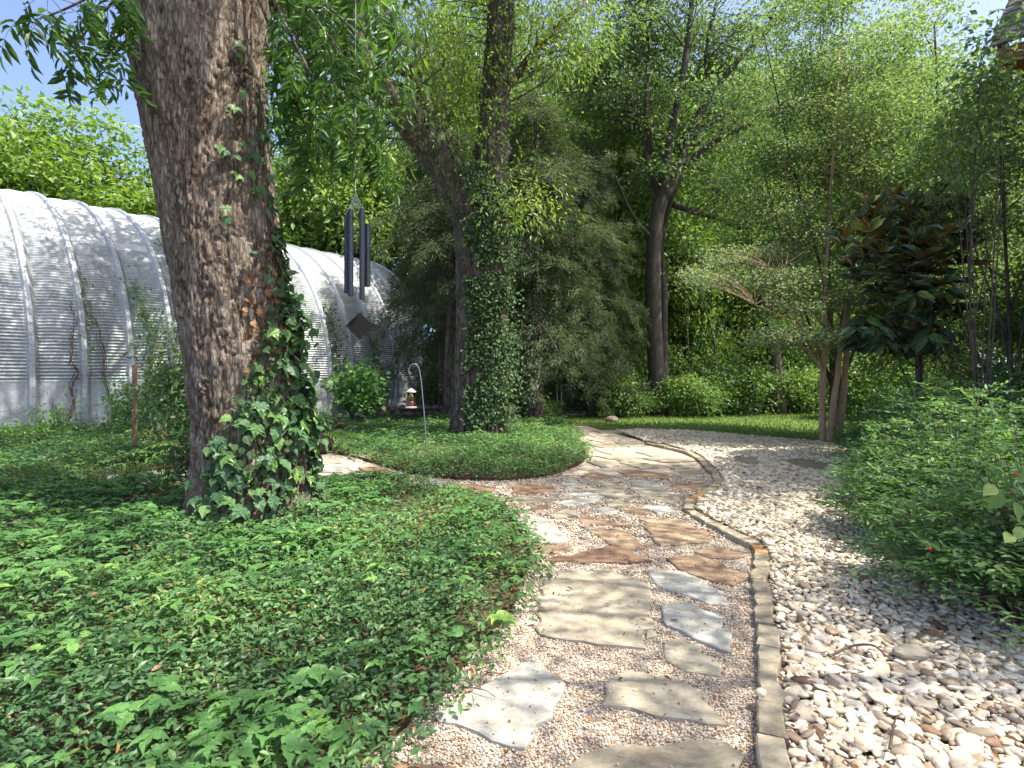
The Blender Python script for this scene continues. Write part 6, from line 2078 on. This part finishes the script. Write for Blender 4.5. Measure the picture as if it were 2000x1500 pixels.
# ------------------------------------------------------------------ house corner at top right
hc = at(1946, 124, 7.2)
house = thing('house', 'corner of a shingled roof with red brown eaves at top right', 'house', (hc[0], hc[1], 0))
e1, e2 = np.array([0.66, -0.75]), np.array([0.75, 0.66])     # along the eave, and in under the gable roof
zb = hc[2]
FH = 0.17
C0 = np.array([hc[0], hc[1]])
def q3(a, b_, z): return [*(C0 + e1 * a + e2 * b_), z]
Lh, Wh, pit = 6.0, 3.6, 0.85
zr = zb + FH
def slab8(V4a, V4b):
    return V4a + V4b, np.array([[0, 1, 2, 3], [7, 6, 5, 4], [0, 4, 5, 1], [3, 2, 6, 7], [0, 3, 7, 4], [1, 5, 6, 2]])
b = MB(); b.add(*slab8([q3(a, 0, z) for a, z in ((0, zb), (Lh, zb), (Lh, zr), (0, zr))], [q3(a, 0.045, z) for a, z in ((0, zb), (Lh, zb), (Lh, zr), (0, zr))])); obj('fascia', b, M['cypress'], house)
b = MB(); b.add(*slab8([q3(0, s_, zb + 0.05 + s_ * pit + h_) for s_, h_ in ((0.05, 0), (Wh, 0), (Wh, 0.14), (0.05, 0.14))], [q3(0.045, s_, zb + 0.05 + s_ * pit + h_) for s_, h_ in ((0.05, 0), (Wh, 0), (Wh, 0.14), (0.05, 0.14))])); obj('rake_board', b, M['cypress'], house)
b = MB(); b.add([q3(0.05, 0.05, zb + 0.02), q3(Lh, 0.05, zb + 0.02), q3(Lh, 0.75, zb + 0.02), q3(0.05, 0.75, zb + 0.02)], np.array([[0, 1, 2, 3]])); obj('soffit', b, M['cypress'], house)
b = MB(); b.add([q3(0.6, 0.72, -0.1), q3(Lh, 0.72, -0.1), q3(Lh, 0.72, zb + 0.02), q3(0.6, 0.72, zb + 0.02)], np.array([[0, 1, 2, 3]])); obj('wall', b, M['housewall'], house)
b = MB(); b.add([q3(0.6, 0.72, -0.1), q3(0.6, 0.72, zb + 0.5), q3(0.6, Wh, zb + Wh * pit), q3(0.6, Wh, -0.1)], np.array([[0, 1, 2, 3]])); obj('gable_wall', b, M['housewall'], house)
b = MB(); b.add([q3(-0.04, -0.05, zr + 0.02), q3(Lh, -0.05, zr + 0.02), q3(Lh, Wh, zr + Wh * pit), q3(-0.04, Wh, zr + Wh * pit)], np.array([[0, 1, 2, 3]]))
roof = obj('roof', b, M['shingle'], house)
for row in range(10):
    s0 = row * 0.24
    a = -0.06
    while a < 2.2:
        w = rng.uniform(0.26, 0.42)
        a1 = a + w - 0.012
        s1 = s0 + 0.28
        h0, h1 = 0.050 + rng.uniform(0, 0.010), 0.030
        f = lambda p, s_, h: q3(p, s_ - 0.07, zr + s_ * pit + h)
        V = [f(a, s0, h0), f(a1, s0, h0), f(a1, s1, h1), f(a, s1, h1), f(a, s0, h0 - 0.026), f(a1, s0, h0 - 0.026)]
        b = MB(); b.add(V, [np.array([[0, 1, 2, 3], [4, 5, 1, 0]]), np.array([[4, 0, 3], [5, 2, 1]])])
        obj('shingle', b, M['shingle'], roof)
        a += w
